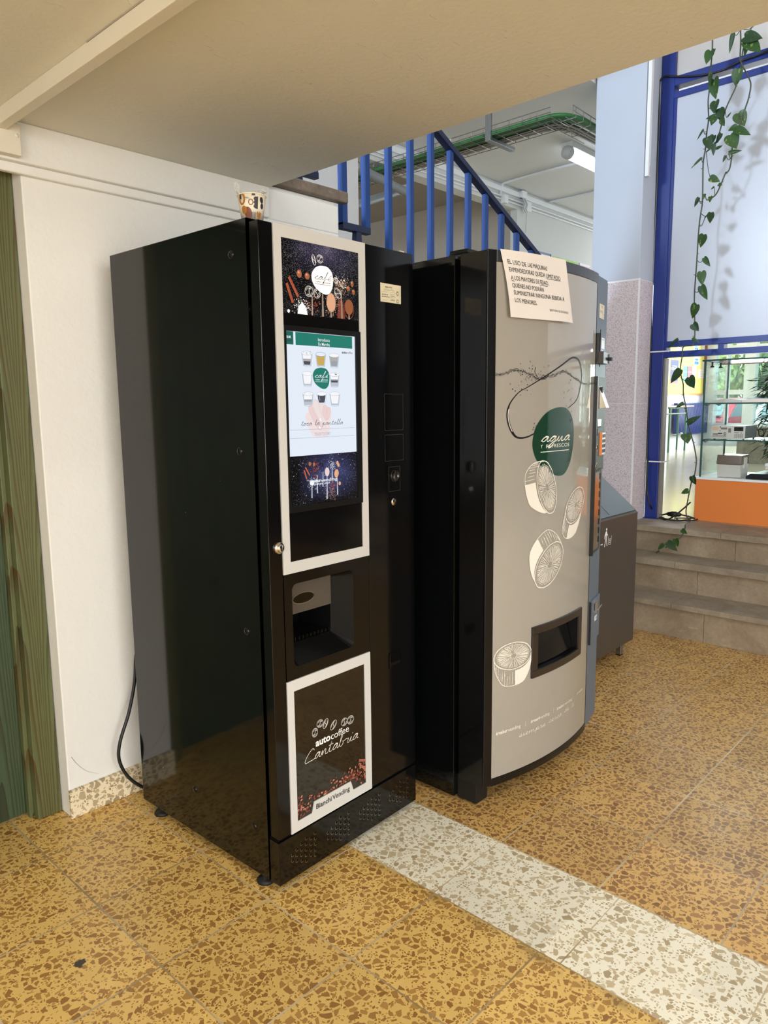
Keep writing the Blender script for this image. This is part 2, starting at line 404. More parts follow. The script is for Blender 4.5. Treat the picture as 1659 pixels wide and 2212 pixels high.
m['plastic_wrap'] = mat_film()
m['cup_b'] = plain('cup_print_black', (38, 34, 34), .5); m['cup_br'] = plain('cup_print_rust', (128, 66, 46), .5)
m['cup_g'] = plain('cup_print_ochre', (168, 112, 42), .5); m['cup_w'] = plain('cup_card', (240, 230, 208), .5)
# ------------------------------------------------------------------ mesh helpers
class MB:
    def __init__(s): s.v = []; s.f = []; s.fm = []; s.fs = []; s.mats = []
    def mi(s, k):
        k = m[k] if isinstance(k, str) else k
        if k not in s.mats: s.mats.append(k)
        return s.mats.index(k)
    def add(s, vs, fs, mat, smooth=False):
        o = len(s.v); s.v += [tuple(p) for p in vs]; i = s.mi(mat)
        for f in fs: s.f.append([o+a for a in f]); s.fm.append(i); s.fs.append(smooth)
        return s
    def box(s, x0, x1, y0, y1, z0, z1, mat, skip=()):
        vs = [(x0,y0,z0),(x1,y0,z0),(x1,y1,z0),(x0,y1,z0),(x0,y0,z1),(x1,y0,z1),(x1,y1,z1),(x0,y1,z1)]
        fs = dict(b=(0,3,2,1), t=(4,5,6,7), f=(0,1,5,4), r=(1,2,6,5), k=(2,3,7,6), l=(3,0,4,7))
        return s.add(vs, [f for k, f in fs.items() if k not in skip], mat)
    def obox(s, c, ax, ay, az, hx, hy, hz, mat):
        c, ax, ay, az = map(Vector, (c, ax, ay, az)); vs = []
        for k in (-1, 1):
            for a, b in ((-1,-1),(1,-1),(1,1),(-1,1)): vs.append(c+ax*hx*a+ay*hy*b+az*hz*k)
        return s.add(vs, [(0,3,2,1),(4,5,6,7),(0,1,5,4),(1,2,6,5),(2,3,7,6),(3,0,4,7)], mat)
    def tube(s, pts, r, mat, n=8, taper=None, cap=True):
        pts = [Vector(p) for p in pts]; rings = []; prev = None
        for i, p in enumerate(pts):
            a = pts[max(i-1, 0)]; b = pts[min(i+1, len(pts)-1)]; d = (b-a)
            d = d.normalized() if d.length > 1e-9 else Vector((0,0,1))
            u = prev if prev is not None else (Vector((0,0,1)) if abs(d.z) < .9 else Vector((1,0,0)))
            u = (u - d*u.dot(d)); u = u.normalized() if u.length > 1e-6 else d.orthogonal().normalized()
            prev = u; w = d.cross(u); rr = r*(taper[i] if taper else 1)
            rings.append([p+u*rr*math.cos(2*math.pi*k/n)+w*rr*math.sin(2*math.pi*k/n) for k in range(n)])
        vs = [q for R in rings for q in R]; fs = []
        for i in range(len(rings)-1):
            for k in range(n): fs.append((i*n+k, i*n+(k+1)%n, (i+1)*n+(k+1)%n, (i+1)*n+k))
        s.add(vs, fs, mat, True)
        if cap: s.add(rings[0], [tuple(range(n))[::-1]], mat); s.add(rings[-1], [tuple(range(n))], mat)
        return s
    def lathe(s, prof, c, mat, n=20, axis='z', smooth=True):
        vs = []; c = Vector(c)
        for r, h in prof:
            for k in range(n):
                a = 2*math.pi*k/n; x, y = r*math.cos(a), r*math.sin(a)
                vs.append(c + (Vector((x, y, h)) if axis == 'z' else Vector((x, -h, y)) if axis == 'y' else Vector((-h, x, y))))
        fs = [(i*n+k, i*n+(k+1)%n, (i+1)*n+(k+1)%n, (i+1)*n+k) for i in range(len(prof)-1) for k in range(n)]
        return s.add(vs, fs, mat, smooth)
    def prism(s, poly, z0, z1, mat, F=None):
        """extrude a 2-D outline; F maps (u, v, h) to 3-D (default x, y, z)"""
        F = F or (lambda u, v, h: (u, v, h)); n = len(poly)
        vs = [F(u, v, z0) for u, v in poly] + [F(u, v, z1) for u, v in poly]
        s.add(vs, [(i, (i+1) % n, n+(i+1) % n, n+i) for i in range(n)], mat)
        tris = tessellate_polygon([[Vector((u, v, 0)) for u, v in poly]])
        s.add(vs[:n], [t[::-1] for t in tris], mat); s.add(vs[n:], tris, mat)
        return s
    def flat(s, poly, mat, F, o=.0005):
        tris = tessellate_polygon([[Vector((u, v, 0)) for u, v in poly]])
        return s.add([F(u, v, o) for u, v in poly], tris, mat)
    def blob(s, poly, mat, F, o=.0005, rings=5):
        cu = sum(p[0] for p in poly)/len(poly); cv = sum(p[1] for p in poly)/len(poly); n = len(poly)
        vs = [F(cu, cv, o)]; fs = []
        for k in range(1, rings+1):
            f = k/rings; vs += [F(cu+(u-cu)*f, cv+(v-cv)*f, o) for u, v in poly]
        for i in range(n): fs.append((0, 1+i, 1+(i+1) % n))
        for k in range(rings-1):
            for i in range(n): fs.append((1+k*n+i, 1+(k+1)*n+i, 1+(k+1)*n+(i+1) % n, 1+k*n+(i+1) % n))
        return s.add(vs, fs, mat)
    def rect(s, u0, u1, v0, v1, mat, F, o=.0005, n=1):
        vs = []; 
        for i in range(n+1):
            u = u0+(u1-u0)*i/n; vs += [F(u, v0, o), F(u, v1, o)]
        return s.add(vs, [(2*i, 2*i+2, 2*i+3, 2*i+1) for i in range(n)], mat)
    def ribbon(s, pts, w, mat, F, o=.0008, smooth=0, closed=False, wf=None):
        if smooth: pts = spline(pts, smooth, closed)
        if closed: pts = list(pts)+[pts[0], pts[1]]
        vs = []; n = len(pts)
        for i, (u, v) in enumerate(pts):
            a = pts[max(i-1, 0)]; b = pts[min(i+1, n-1)]; dx, dy = b[0]-a[0], b[1]-a[1]; l = math.hypot(dx, dy) or 1
            k = w/2*(wf(i/(n-1)) if wf else 1); nx, ny = -dy/l*k, dx/l*k
            vs += [F(u+nx, v+ny, o), F(u-nx, v-ny, o)]
        return s.add(vs, [(2*i, 2*i+1, 2*i+3, 2*i+2) for i in range(n-1)], mat)
    def build(s, name, parent=None, origin=(0, 0, 0), bevel=0, xf=None):
        me = bpy.data.meshes.new(name); o = Vector(origin)
        vs = [Vector(p) for p in s.v]
        key = {}                                   # weld the corners of smooth faces so they shade as one skin
        for fi, f in enumerate(s.f):
            if s.fs[fi]: s.f[fi] = [key.setdefault((s.fm[fi],)+tuple(round(c, 5) for c in vs[i]), i) for i in f]
        keep = [k for k, f in enumerate(s.f) if len(set(f)) > 2]
        s.f = [list(dict.fromkeys(s.f[k])) for k in keep]; s.fm = [s.fm[k] for k in keep]; s.fs = [s.fs[k] for k in keep]
        if xf: vs = [Vector(xf(p)) for p in vs]
        me.from_pydata([p-o for p in vs], [], s.f)
        for k in s.mats: me.materials.append(k)
        me.polygons.foreach_set('material_index', s.fm); me.polygons.foreach_set('use_smooth', s.fs); me.validate(); me.update()
        ob = bpy.data.objects.new(name, me); COL.objects.link(ob)
        if parent: ob.parent = parent
        else: ob.location = o
        if bevel:
            b = ob.modifiers.new('bevel', 'BEVEL'); b.width = bevel; b.segments = 2; b.limit_method = 'ANGLE'; b.angle_limit = math.radians(50)
        return ob

def spline(pts, k=6, closed=False):
    n = len(pts); out = []
    rng = n if closed else n-1
    for i in range(rng):
        if closed: p0, p1, p2, p3 = pts[(i-1) % n], pts[i], pts[(i+1) % n], pts[(i+2) % n]
        else: p0, p1, p2, p3 = pts[max(i-1, 0)], pts[i], pts[i+1], pts[min(i+2, n-1)]
        for j in range(k):
            t = j/k
            out.append(tuple(.5*((2*b)+(-a+c)*t+(2*a-5*b+4*c-d)*t*t+(-a+3*b-3*c+d)*t**3) for a, b, c, d in zip(p0, p1, p2, p3)))
    if not closed: out.append(tuple(pts[-1]))
    return out

def ell(cu, cv, a, b, rot=0, n=24, t0=0, t1=360):
    r = math.radians(rot); c, sn = math.cos(r), math.sin(r); out = []
    full = abs(t1-t0) >= 360
    for i in range(n if full else n+1):
        t = math.radians(t0+(t1-t0)*i/n); x, y = a*math.cos(t), b*math.sin(t); out.append((cu+x*c-y*sn, cv+x*sn+y*c))
    return out

_tc = {}
def text2d(txt, shear=0.0, bold=0.0):
    key = (txt, shear, bold)
    if key not in _tc:
        cu = bpy.data.curves.new('t', 'FONT'); cu.body = txt; cu.size = 1.0; cu.shear = shear; cu.offset = bold; cu.resolution_u = 3
        ob = bpy.data.objects.new('t', cu); COL.objects.link(ob)
        dg = bpy.context.evaluated_depsgraph_get(); ev = ob.evaluated_get(dg); me = bpy.data.meshes.new_from_object(ev)
        vs = [(v.co.x, v.co.y) for v in me.vertices]; fs = [tuple(p.vertices) for p in me.polygons]
        bpy.data.objects.remove(ob); bpy.data.curves.remove(cu); bpy.data.meshes.remove(me)
        _tc[key] = (vs, fs)
    return _tc[key]
def put_text(mb, txt, u0, u1, v, cap, mat, F, o=.001, shear=0.0, bold=0.0, dv=0.0):
    """text spanning u0..u1, baseline v (dv = baseline drop at u1), capital height cap"""
    vs, fs = text2d(txt, shear, bold); x0 = min(p[0] for p in vs); x1 = max(p[0] for p in vs)
    sx = (u1-u0)/(x1-x0); sy = cap/.70
    mb.add([F(u0+(x-x0)*sx, v+y*sy+dv*(x-x0)/(x1-x0), o) for x, y in vs], fs, mat)

CUR = {  # joined handwriting: strokes per letter on an x-height of 1, advance width
 'a': (1.05, [[(0,.1),(.35,.8),(.78,.95),(.5,1.02),(.15,.5),(.22,.05),(.5,.15),(.85,.98),(.78,.3),(.85,.02),(1.05,.1)]]),
 'b': (1.0, [[(0,.1),(.3,1.1),(.5,2.1),(.34,2.2),(.22,1.2),(.2,.1),(.5,.0),(.75,.5),(.6,.9),(.75,.78),(1.0,.85)]]),
 'c': (.85, [[(0,.1),(.4,.8),(.72,.92),(.62,1.02),(.25,.6),(.25,.1),(.5,0),(.85,.1)]]),
 'C': (1.5, [[(1.35,1.8),(1.1,2.2),(.6,1.7),(.12,.6),(.2,-.05),(.7,0),(1.5,.1)]]),
 'd': (1.1, [[(0,.1),(.35,.8),(.75,.95),(.5,1.02),(.15,.5),(.22,.05),(.5,.15),(.85,1.0),(1.05,2.1),(.9,1.0),(.85,.05),(1.1,.1)]]),
 'e': (.8, [[(0,.1),(.45,.5),(.6,.85),(.42,1.02),(.2,.6),(.25,.08),(.5,0),(.8,.1)]]),
 'f': (.9, [[(0,.1),(.45,1.2),(.8,2.5),(.72,2.7),(.5,1.6),(.25,-.6),(.1,-1.6),(.12,-.9),(.5,.1),(.9,.3)]]),
 'g': (1.05, [[(0,.1),(.35,.8),(.78,.95),(.5,1.02),(.15,.5),(.22,.05),(.5,.15),(.88,1.0),(.7,-.6),(.3,-1.3),(.15,-1.0),(.6,-.2),(1.05,.1)]]),
 'i': (.55, [[(0,.1),(.3,.95),(.22,.2),(.32,0),(.55,.1)], [(.42,1.45),(.5,1.6)]]),
 'l': (.6, [[(0,.1),(.35,1.2),(.55,2.2),(.42,2.3),(.25,1.2),(.2,.1),(.35,0),(.6,.1)]]),
 'm': (1.6, [[(0,.1),(.2,.95),(.2,.05),(.45,.85),(.65,.95),(.65,.05),(.95,.88),(1.15,.9),(1.15,.1),(1.3,0),(1.6,.1)]]),
 'n': (1.1, [[(0,.1),(.2,.95),(.2,.05),(.5,.88),(.72,.92),(.7,.1),(.85,0),(1.1,.1)]]),
 'o': (.9, [[(0,.1),(.4,.95),(.15,.6),(.2,.05),(.5,.05),(.65,.6),(.42,1.0),(.6,.85),(.9,.8)]]),
 'p': (1.0, [[(0,.1),(.3,1.0),(.1,-1.1),(.3,.3),(.55,.98),(.8,.6),(.55,.05),(.35,.1),(1.0,.1)]]),
 'q': (1.1, [[(0,.1),(.35,.8),(.78,.95),(.5,1.02),(.15,.5),(.22,.05),(.5,.15),(.88,1.0),(.5,-1.2),(.2,-2.4),(.5,-.9),(1.1,.3)]]),
 'r': (.8, [[(0,.1),(.25,1.0),(.35,.85),(.6,.88),(.5,.2),(.6,0),(.8,.1)]]),
 's': (.75, [[(0,.1),(.4,1.0),(.5,.3),(.3,-.02),(.12,.1),(.75,.1)]]),
 't': (.7, [[(0,.1),(.3,1.0),(.45,1.9),(.28,.6),(.3,.02),(.7,.1)], [(.05,1.25),(.75,1.35)]]),
 'u': (1.1, [[(0,.1),(.25,.95),(.2,.15),(.4,.0),(.75,.9),(.72,.1),(.85,0),(1.1,.1)]]),
 ' ': (.9, []),
 '\u00e9': (.8, [[(0,.1),(.45,.5),(.6,.85),(.42,1.02),(.2,.6),(.25,.08),(.5,0),(.8,.1)], [(.5,1.4),(.8,1.75)]]),
}
def script(mb, txt, u0, u1, v, xh, w, mat, F, o=.0012, slant=.25, dv=0.0):
    wid = sum(CUR[c][0] for c in txt); sx = (u1-u0)/wid; x = 0.0; run = []
    def flush(r):
        if len(r) > 1: mb.ribbon([(u0+(a+b*slant*.5)*sx, v+b*xh+dv*a/wid) for a, b in spline(r, 5)], w, mat, F, o)
    for c in txt:
        adv, st = CUR[c]
        if not st: flush(run); run = []
        for i, sk in enumerate(st):
            q = [(x+a, b) for a, b in sk]
            if i == 0: run += q if not run else q[1:]
            else: flush(q)
        x += adv
    flush(run)

def thing(name, label, cat, loc=(0, 0, 0), rz=0, group=None):
    o = bpy.data.objects.new(name, None); COL.objects.link(o); o.location = loc; o.rotation_euler = (0, 0, rz)
    o.empty_display_size = .1; return tag(o, label, cat, group)
def tag(o, label, cat, group=None):
    o['label'] = label; o['category'] = cat
    if group: o['group'] = group
    return o
def struct(o): o['kind'] = 'structure'; return o
# ================================================================== the setting
F_xz = lambda y: (lambda u, v, o: (u, y-o, v))        # surface facing -Y
F_yz = lambda x: (lambda u, v, o: (x-o, u, v))        # surface facing -X
F_top = lambda z: (lambda u, v, o: (u, v, z+o))
ZL = .568                                             # upper floor level
b = MB().box(-3.5, 5.05, -6, 7.5, -.12, 0, 'floor'); struct(b.build('floor'))
b = MB().box(5.04, 14.3, -2.2, 7.5, ZL-.12, ZL, 'upfloor').box(4.30, 5.04, 2.5, 7.5, ZL-.12, ZL, 'upfloor'); struct(b.build('floor'))
# soffit of the stair landing overhead
b = MB().box(-3.5, 1.875, .05, 2.36, 2.2, 2.268, 'ceiling'); struct(b.build('ceiling'))
b = MB().box(-3.6, 14.4, -6.2, 7.6, 4.15, 4.25, 'wall_cool'); struct(b.build('ceiling'))
b = MB().box(1.9, 8.3, 2.50, 4.25, 3.45, 3.53, 'hall_white'); struct(b.build('ceiling'))
b = MB().box(2.2, 8.6, 4.25, 6.6, 3.47, 3.55, 'wall_grey'); struct(b.build('ceiling'))
# rear wall with the door opening and a rendered band below the soffit
b = MB().box(.965, 2.255, 2.358, 2.5, 0, 2.221, 'wall').box(-3.5, -.08, 2.358, 2.5, 0, 2.2, 'wall').box(-.08, .965, 2.358, 2.5, 2.092, 2.2, 'wall')
b.box(-3.5, 1.875, 2.318, 2.358, 2.088, 2.2, 'wall').box(1.875, 2.255, 2.336, 2.358, 2.088, 2.2, 'wall')
b.box(-3.5, 2.255, 2.336, 2.358, 2.060, 2.088, 'wall')
b.ribbon(spline([(.981, .212), (1.0, .178), (1.03, .142), (1.071, .116)], 5), .0016, 'grey_ink', F_xz(2.358), .0008, wf=lambda t: 1-.8*t)
struct(b.build('wall_back', bevel=.004))
sk = NT('terrazzo_skirting'); pp = sk.coords('Object', (1, 1, 1)); xx, yy, zz = sk.sep(pp); cbn = sk.n('ShaderNodeCombineXYZ'); sk.put(cbn.inputs[0], xx); sk.put(cbn.inputs[1], zz)
sk.bsdf(terrazzo(sk, cbn.outputs[0], 44, 110, lin((236, 222, 190)), lin((156, 140, 112)), lin((192, 174, 140)), .82), .35, 0, .4)
b = MB(); b.box(.962, 2.255, 2.343, 2.358, .0, .098, sk.m); struct(b.build('baseboard_back', bevel=.002))
b = MB().box(-3.6, -3.5, -6, 2.5, 0, 4.15, 'wall'); struct(b.build('wall_left'))
b = MB().box(-3.5, 5.1, -6.1, -6, 0, 4.15, 'wall_dark'); struct(b.build('wall_front'))
b = MB().box(4.97, 5.1, -6, -1.3, 0, 4.15, 'wall_dark').box(4.99, 5.1, -1.3, 2.03, 3.9, 4.15, 'wall_grey'); struct(b.build('wall_right'))
# hall behind the stairs
b = MB().box(6.483, 8.2, 4.173, 4.25, .45, 3.45, 'hall_white').box(2.2, 6.483, 4.173, 4.30, 3.267, 3.45, 'hall_white'); struct(b.build('wall_far'))
b = MB().box(2.0, 9.2, 6.6, 6.7, .45, 3.5, 'wall_grey'); struct(b.build('wall_corridor'))
b = MB().box(6.483, 6.56, 4.25, 6.6, .45, 3.5, 'wall_grey'); struct(b.build('wall_passage'))
b = MB().box(1.9, 3.36, 3.3, 3.42, .0, 3.4, 'hall_white'); struct(b.build('wall_stair'))
b = MB().box(1.9, 4.98, 2.48, 2.5, 3.45, 4.15, 'hall_white'); struct(b.build('wall_bulkhead'))
b = MB().box(-3.5, 14.3, 7.5, 7.6, 0, 4.15, 'wall_grey').box(5.1, 14.3, -2.3, -2.2, 0, 4.15, 'wall_cool').box(9.3, 14.2, 5.0, 5.12, ZL, 4.15, 'wall_cool').box(9.3, 9.4, 5.12, 7.5, ZL, 4.15, 'wall_cool'); struct(b.build('wall_room'))
# tiled pillar
PX, PY = 4.755, 2.122
pil = struct(MB().box(PX+.004, 5.09, PY+.004, 2.465, 2.165, 4.15, 'pillar').build('wall_pillar', bevel=.003))
b = MB()
for i in range(6):
    z1 = 2.160-.4*i; z0 = max(z1-.397, .0)
    b.box(PX, 4.97, PY, 2.469, z0, z1, 'tile')
b.box(PX+.003, 4.97, PY+.003, 2.466, 0, 2.165, 'bead'); b.build('tile_cladding', pil)
MB().box(PX-.002, PX+.008, PY-.002, PY+.008, .4, 2.168, 'bead').box(PX-.001, PX+.0, PY, 2.469, 2.158, 2.168, 'bead').build('corner_bead', pil)
# window wall of the far room: white posts and rails with glass
win = MB()
win.box(14.12, 14.3, -2.2, 5.0, ZL, .93, 'wall_cool').box(14.12, 14.3, -2.2, 5.0, 3.3, 4.15, 'wall_cool')
ys = []
y = 4.83
win.box(14.12, 14.3, 4.81, 5.0, .93, 3.3, 'pvc')
for k in range(15):
    hi = 4.81-.47*k
    if k == 0: lo = 4.62
    else: hi = 4.59-.47*(k-1); lo = hi-.285
    ys.append((lo, hi))
prev = 4.81
for lo, hi in ys:
    if hi < prev-.001: win.box(14.12, 14.3, hi, prev, .93, 3.3, 'pvc')
    prev = lo
win.box(14.12, 14.3, -2.2, prev, .93, 3.3, 'pvc')
for z0, z1 in ((.93, .97), (1.485, 1.57), (2.3, 2.36), (3.24, 3.3)): win.box(14.14, 14.28, -2.1, 4.81, z0, z1, 'pvc')
wo = struct(win.build('window_1'))
MB().box(14.20, 14.206, -2.1, 4.81, .95, 3.28, 'glass').build('window_pane', wo)

# ---------------------------------------------------------------- green door at the far left
door = bpy.data.objects.new('door_1', None); COL.objects.link(door); door.location = (.42, 2.45, 0); struct(door)
o = (.42, 2.45, 0)
b = MB().box(.882, .962, 2.418, 2.50, .004, 2.092, 'wood').box(-.08, .0, 2.418, 2.50, .004, 2.092, 'wood').box(0, .882, 2.418, 2.5, 2.075, 2.092, 'wood')
b.build('door_frame', door, o, bevel=.003)
MB().box(.868, .882, 2.452, 2.51, .004, 2.075, 'wood').build('door_stop', door, o, bevel=.002)
b = MB().box(.005, .868, 2.478, 2.52, .012, 2.07, 'wood_leaf'); lf = b.build('door_leaf', door, o, bevel=.003)
MB().box(.74, .752, 2.4765, 2.479, .012, 2.07, 'wood_leaf').box(.62, .626, 2.4765, 2.479, .012, 2.07, 'wood_leaf').build('board_joint', lf, o)

# painted trunking on the soffit and the box it runs into
t = thing('cable_trunking', 'cream painted square trunking running across the sloping grey-beige soffit at top left', 'trunking', (.892, 1.2, 2.158))
MB().box(.876, .907, .06, 2.318, 2.158, 2.2, 'trunk').build('channel', t, (.892, 1.2, 2.158), bevel=.002)
MB().box(.8735, .877, .9, 1.72, 2.197, 2.2, 'wall_grey').build('seam', t, (.892, 1.2, 2.158))
t = thing('junction_trunking', 'short cream trunking end with a round screw, fixed above the green door', 'trunking', (.6, 2.3, 2.1))
MB().box(-.6, .946, 2.288, 2.317, 2.095, 2.182, 'trunk').build('channel', t, (.6, 2.3, 2.1), bevel=.003)
MB().lathe([(0, .002), (.005, .002), (.006, 0)], (.935, 2.288, 2.148), 'trunk', 10, 'y').build('screw', t, (.6, 2.3, 2.1))

# ---------------------------------------------------------------- stone steps
st = thing('stone_steps', 'three brown stone steps with worn pale edges rising to the blue framed glazing', 'steps', (4.6, .2, 0))
so = (4.6, .2, 0)
for i, (x0, x1, z0, z1, th, js) in enumerate(((4.205, 4.47, 0, .207, .030, (1.42, .42, -.6)), (4.47, 4.685, .207, .398, .040, (1.56, .55, -.5)), (4.685, 5.04, .398, ZL, .037, (1.42, .4, -.6)))):
    b = MB(); e = 2.45 if i < 2 else 2.12
    # risers and treads in slabs with open joints
    cuts = [e]+[j+.0 for j in js]+[-1.3]
    for a, c in zip(cuts, cuts[1:]): b.box(x0, x1+.02, c+.0012, a-.0012, z0, z1-th, 'stone_riser')
    if i == 2: b.box(4.685, PX-.004, 2.12, 2.46, z0, z1-th, 'stone_riser')
    s_ = b.build('step', st, so, bevel=.001)
    b = MB(); cuts = [e]+[j+.18-.05*i for j in js]+[-1.3]
    for a, c in zip(cuts, cuts[1:]): b.box(x0-.03, x1+(.015 if i < 2 else 0), c+.0012, a-.0012, z1-th, z1, 'stone')
    if i == 2: b.box(4.655, PX-.004, 2.121, 2.46, z1-th, z1, 'stone')
    b.build('tread', s_, so, bevel=.0015)

# ---------------------------------------------------------------- stair flight and landing stone behind the machines
t = thing('stair_flight', 'upper stair landing with grey-brown stone edge beside the blue railing', 'stairs', (2.3, 2.8, 0))
fo = (2.3, 2.8, 0)
MB().box(1.9, 2.315, 2.332, 2.372, 2.222, 2.268, 'ledge').box(1.9, 2.268, 2.372, 3.29, 2.222, 2.268, 'ledge').build('landing_slab', t, fo, bevel=.006)
for i in range(7):
    x = 2.30+.31*i; z = 2.268-.172*(i+1)
    MB().box(x-.02, x+.312, 2.44, 3.29, z-.05, z, 'ledge').build('step', t, fo, bevel=.003)
pr = [(2.26, 2.22), (2.29, 2.22), (2.30, 2.05)]+[(2.30+.31*7, 2.05-.172*7), (2.30+.31*7, .0), (2.26, .0)]
MB().prism(pr, 2.47, 3.28, 'wall_cool', lambda u, v, h: (u, h, v)).build('string_wall', t, fo)

# ---------------------------------------------------------------- railings
RY = 2.400
def zr(x): return 2.713+(x-2.987)*-.483
t = thing('stair_railing', 'blue painted steel stair railing with square bars descending to the right behind the machines', 'railing', (3.0, RY, 1.4)); ro = (3.0, RY, 1.4)
b = MB()
x0, x1 = 2.32, 4.25
for w, h0, h1, mt in ((.020, -.028, .0, 'rail_shaded'), (.009, 0, .016, 'rail_shaded')):
    vs = []
    for x in (x0, x1):
        z = zr(x); vs += [(x, RY-w, z+h0), (x, RY+w, z+h0), (x, RY+w, z+h1), (x, RY-w, z+h1)]
    b.add(vs, [(0,1,2,3),(7,6,5,4),(0,4,5,1),(1,5,6,2),(2,6,7,3),(3,7,4,0)], mt)
b.build('handrail', t, ro, bevel=.002)
def bar(x, z0, z1, par, org, y=RY, w=.0135):
    MB().box(x-w, x+w, y-w, y+w, z0, z1, 'blue').build('baluster', par, org, bevel=.002)
bar(2.346, 2.150, zr(2.346)-.02, t, ro, w=.015); bar(2.490, 2.150, zr(2.490)-.02, t, ro, w=.015)
for k in range(12):
    x = 2.642+.1545*k; zb_ = 2.05-.52*(x-2.30)-.08
    bar(x, zb_, zr(x)-.025, t, ro)
MB().box(2.331, 2.505, RY-.016, RY+.016, 2.132, 2.162, 'rail_shaded').build('bottom_bar', t, ro, bevel=.002)
MB().prism([(2.408, 2.05), (2.452, 2.05), (2.444, 2.134), (2.416, 2.134)], RY-.014, RY+.014, 'rail_shaded', lambda u, v, h: (u, h, v)).build('foot', t, ro)
t = thing('landing_railing', 'end of a blue steel railing standing on the grey-brown stone landing edge, top centre', 'railing', (2.12, 2.40, 2.268)); ro = (2.12, 2.40, 2.268)
MB().box(1.95, 2.205, 2.395, 2.425, 2.312, 2.338, 'rail_shaded').build('bottom_bar', t, ro, bevel=.002)
bar(2.19, 2.338, 3.1, t, ro, 2.41); bar(2.04, 2.338, 3.1, t, ro, 2.41)
MB().prism([(2.075, 2.268), (2.112, 2.268), (2.105, 2.313), (2.082, 2.313)], 2.388, 2.412, 'rail_shaded', lambda u, v, h: (u, h, v)).build('foot', t, ro)
# ================================================================== coffee machine
MX, MY, MTH, MW, MD = 1.1798136, 1.513432, .02121, .6108, .7194
F1 = lambda u, v, o: (u, -o, v)            # drawing on the door front (local)
cm = thing('coffee_vending_machine', 'tall black coffee vending machine with a lit white touch screen and pale framed panels', 'vending machine', (MX, MY, 0), MTH)
def rrect(u0, u1, v0, v1, r, n=5):
    out = []
    for cu, cv, a in ((u1-r, v1-r, 0), (u0+r, v1-r, 90), (u0+r, v0+r, 180), (u1-r, v0+r, 270)):
        for i in range(n+1):
            t = math.radians(a+90*i/n); out.append((cu+r*math.cos(t), cv+r*math.sin(t)))
    return out
def holed(mb, outer, hole, y, mat):
    loops = [[Vector((u, v, 0)) for u, v in outer], [Vector((u, v, 0)) for u, v in hole]]
    tr = tessellate_polygon(loops); vs = [(u, y, v) for u, v in outer+hole]
    mb.add(vs, tr, mat)
def loft(mb, A, B, mat, smooth=True):
    n = len(A); mb.add(A+B, [(i, (i+1) % n, n+(i+1) % n, n+i) for i in range(n)], mat, smooth)
# cabinet, open towards the door
b = MB().box(0, MW, .043, MD, .030, 1.840, 'black', skip='f')
for q in ((.012, .075, .05, 1.815), (.34, MW-.012, .05, 1.815), (.075, .34, .90, 1.815), (.075, .34, .05, .64)): b.box(q[0], q[1], .034, .046, q[2], q[3], 'void', skip='k')
b.build('cabinet', cm, bevel=.002)
for y, z in ((.107, 1.759), (.103, 1.253), (.103, .755), (.105, .172), (.40, .18)):
    MB().lathe([(0, .0032), (.0075, .0030), (.0105, .0014), (.011, 0)], (0, y, z), 'black_clean', 16, 'x').build('screw_cap', cm)
for x, y in ((.020, .085), (.020, .635), (MW-.055, .085), (MW-.055, .635)):
    MB().lathe([(0, 0), (.026, 0), (.027, .006), (.021, .012), (.010, .014), (.010, .031)], (x, y, 0), 'black_matt', 18).build('foot', cm)
# door: slabs around the cup niche
NI = rrect(.081, .322, .651, .888, .018)
b = MB()
b.box(.004, .049, .0, .034, .168, 1.829, 'black_clean')                       # lock side strip
b.box(.3925, MW-.002, .0, .034, .168, 1.829, 'black_clean')                   # coin side
b.box(.051, .391, .003, .034, .919, 1.827, 'black_clean').box(.051, .391, .003, .034, .168, .617, 'black_clean')
b.box(.049, .0525, .012, .034, .168, 1.827, 'void')
holed(b, [(.0525, .6175), (.3915, .6175), (.3915, .9185), (.0525, .9185)], NI, .0015, 'black_clean')
dr = b.build('door', cm, bevel=.0012)
# cup niche
b = MB()
inn = rrect(.086, .276, .700, .872, .006)
loft(b, [(u, .0015, v) for u, v in NI], [(u, .055, v) for u, v in inn], 'niche', False)
loft(b, [(u, .055, v) for u, v in inn], [(u, .20, v) for u, v in inn], 'black_satin', False)
b.flat(inn, 'void', F1, -.20)
nic = b.build('cup_niche', cm)
b = MB().box(.087, .275, .050, .056, .785, .872, 'smoke'); fl = ell(.165, .826, .042, .016, 0, 28)
b.ribbon(fl, .003, 'steel', lambda u, v, o: (u, .0495-o, v), .0006, closed=True); b.blob(ell(.165, .826, .040, .0145), 'black_clean', lambda u, v, o: (u, .0495-o, v), .0002)
b.build('flap', nic)
b = MB()
for i in range(13):
    x = .091+.0150*i; b.box(x, x+.003, .062, .19, .700, .706, 'black_satin')
    b.box(x, x+.003, .058, .062, .694, .712, 'black_clean')
b.box(.088, .274, .056, .060, .690, .700, 'black_satin'); b.build('drip_grille', nic)
# upper frame (one mitred border)
def border(mb, o, i, y0, y1, mat):
    loops = [[Vector((u, v, 0)) for u, v in o], [Vector((u, v, 0)) for u, v in i]]; tr = tessellate_polygon(loops)
    mb.add([(u, y0, v) for u, v in o+i], tr, mat)
    for L in (o, i): loft(mb, [(u, y0, v) for u, v in L], [(u, y1, v) for u, v in L], mat, False)
R4 = lambda a, c, d, e: [(a, d), (c, d), (c, e), (a, e)]
b = MB(); border(b, R4(.0515, .3915, .9195, 1.8295), R4(.077, .3645, .9515, 1.7985), -.0015, .003, 'frame'); uf = b.build('upper_frame', cm); uf['label'] = 'warm white upper frame of the door'
MB().rect(.077, .3645, .9515, 1.085, 'black_clean', F1, -.0012).build('glass_panel', cm); MB().rect(.077, .3645, 1.580, 1.611, 'black_clean', F1, -.0012).build('black_band', cm)

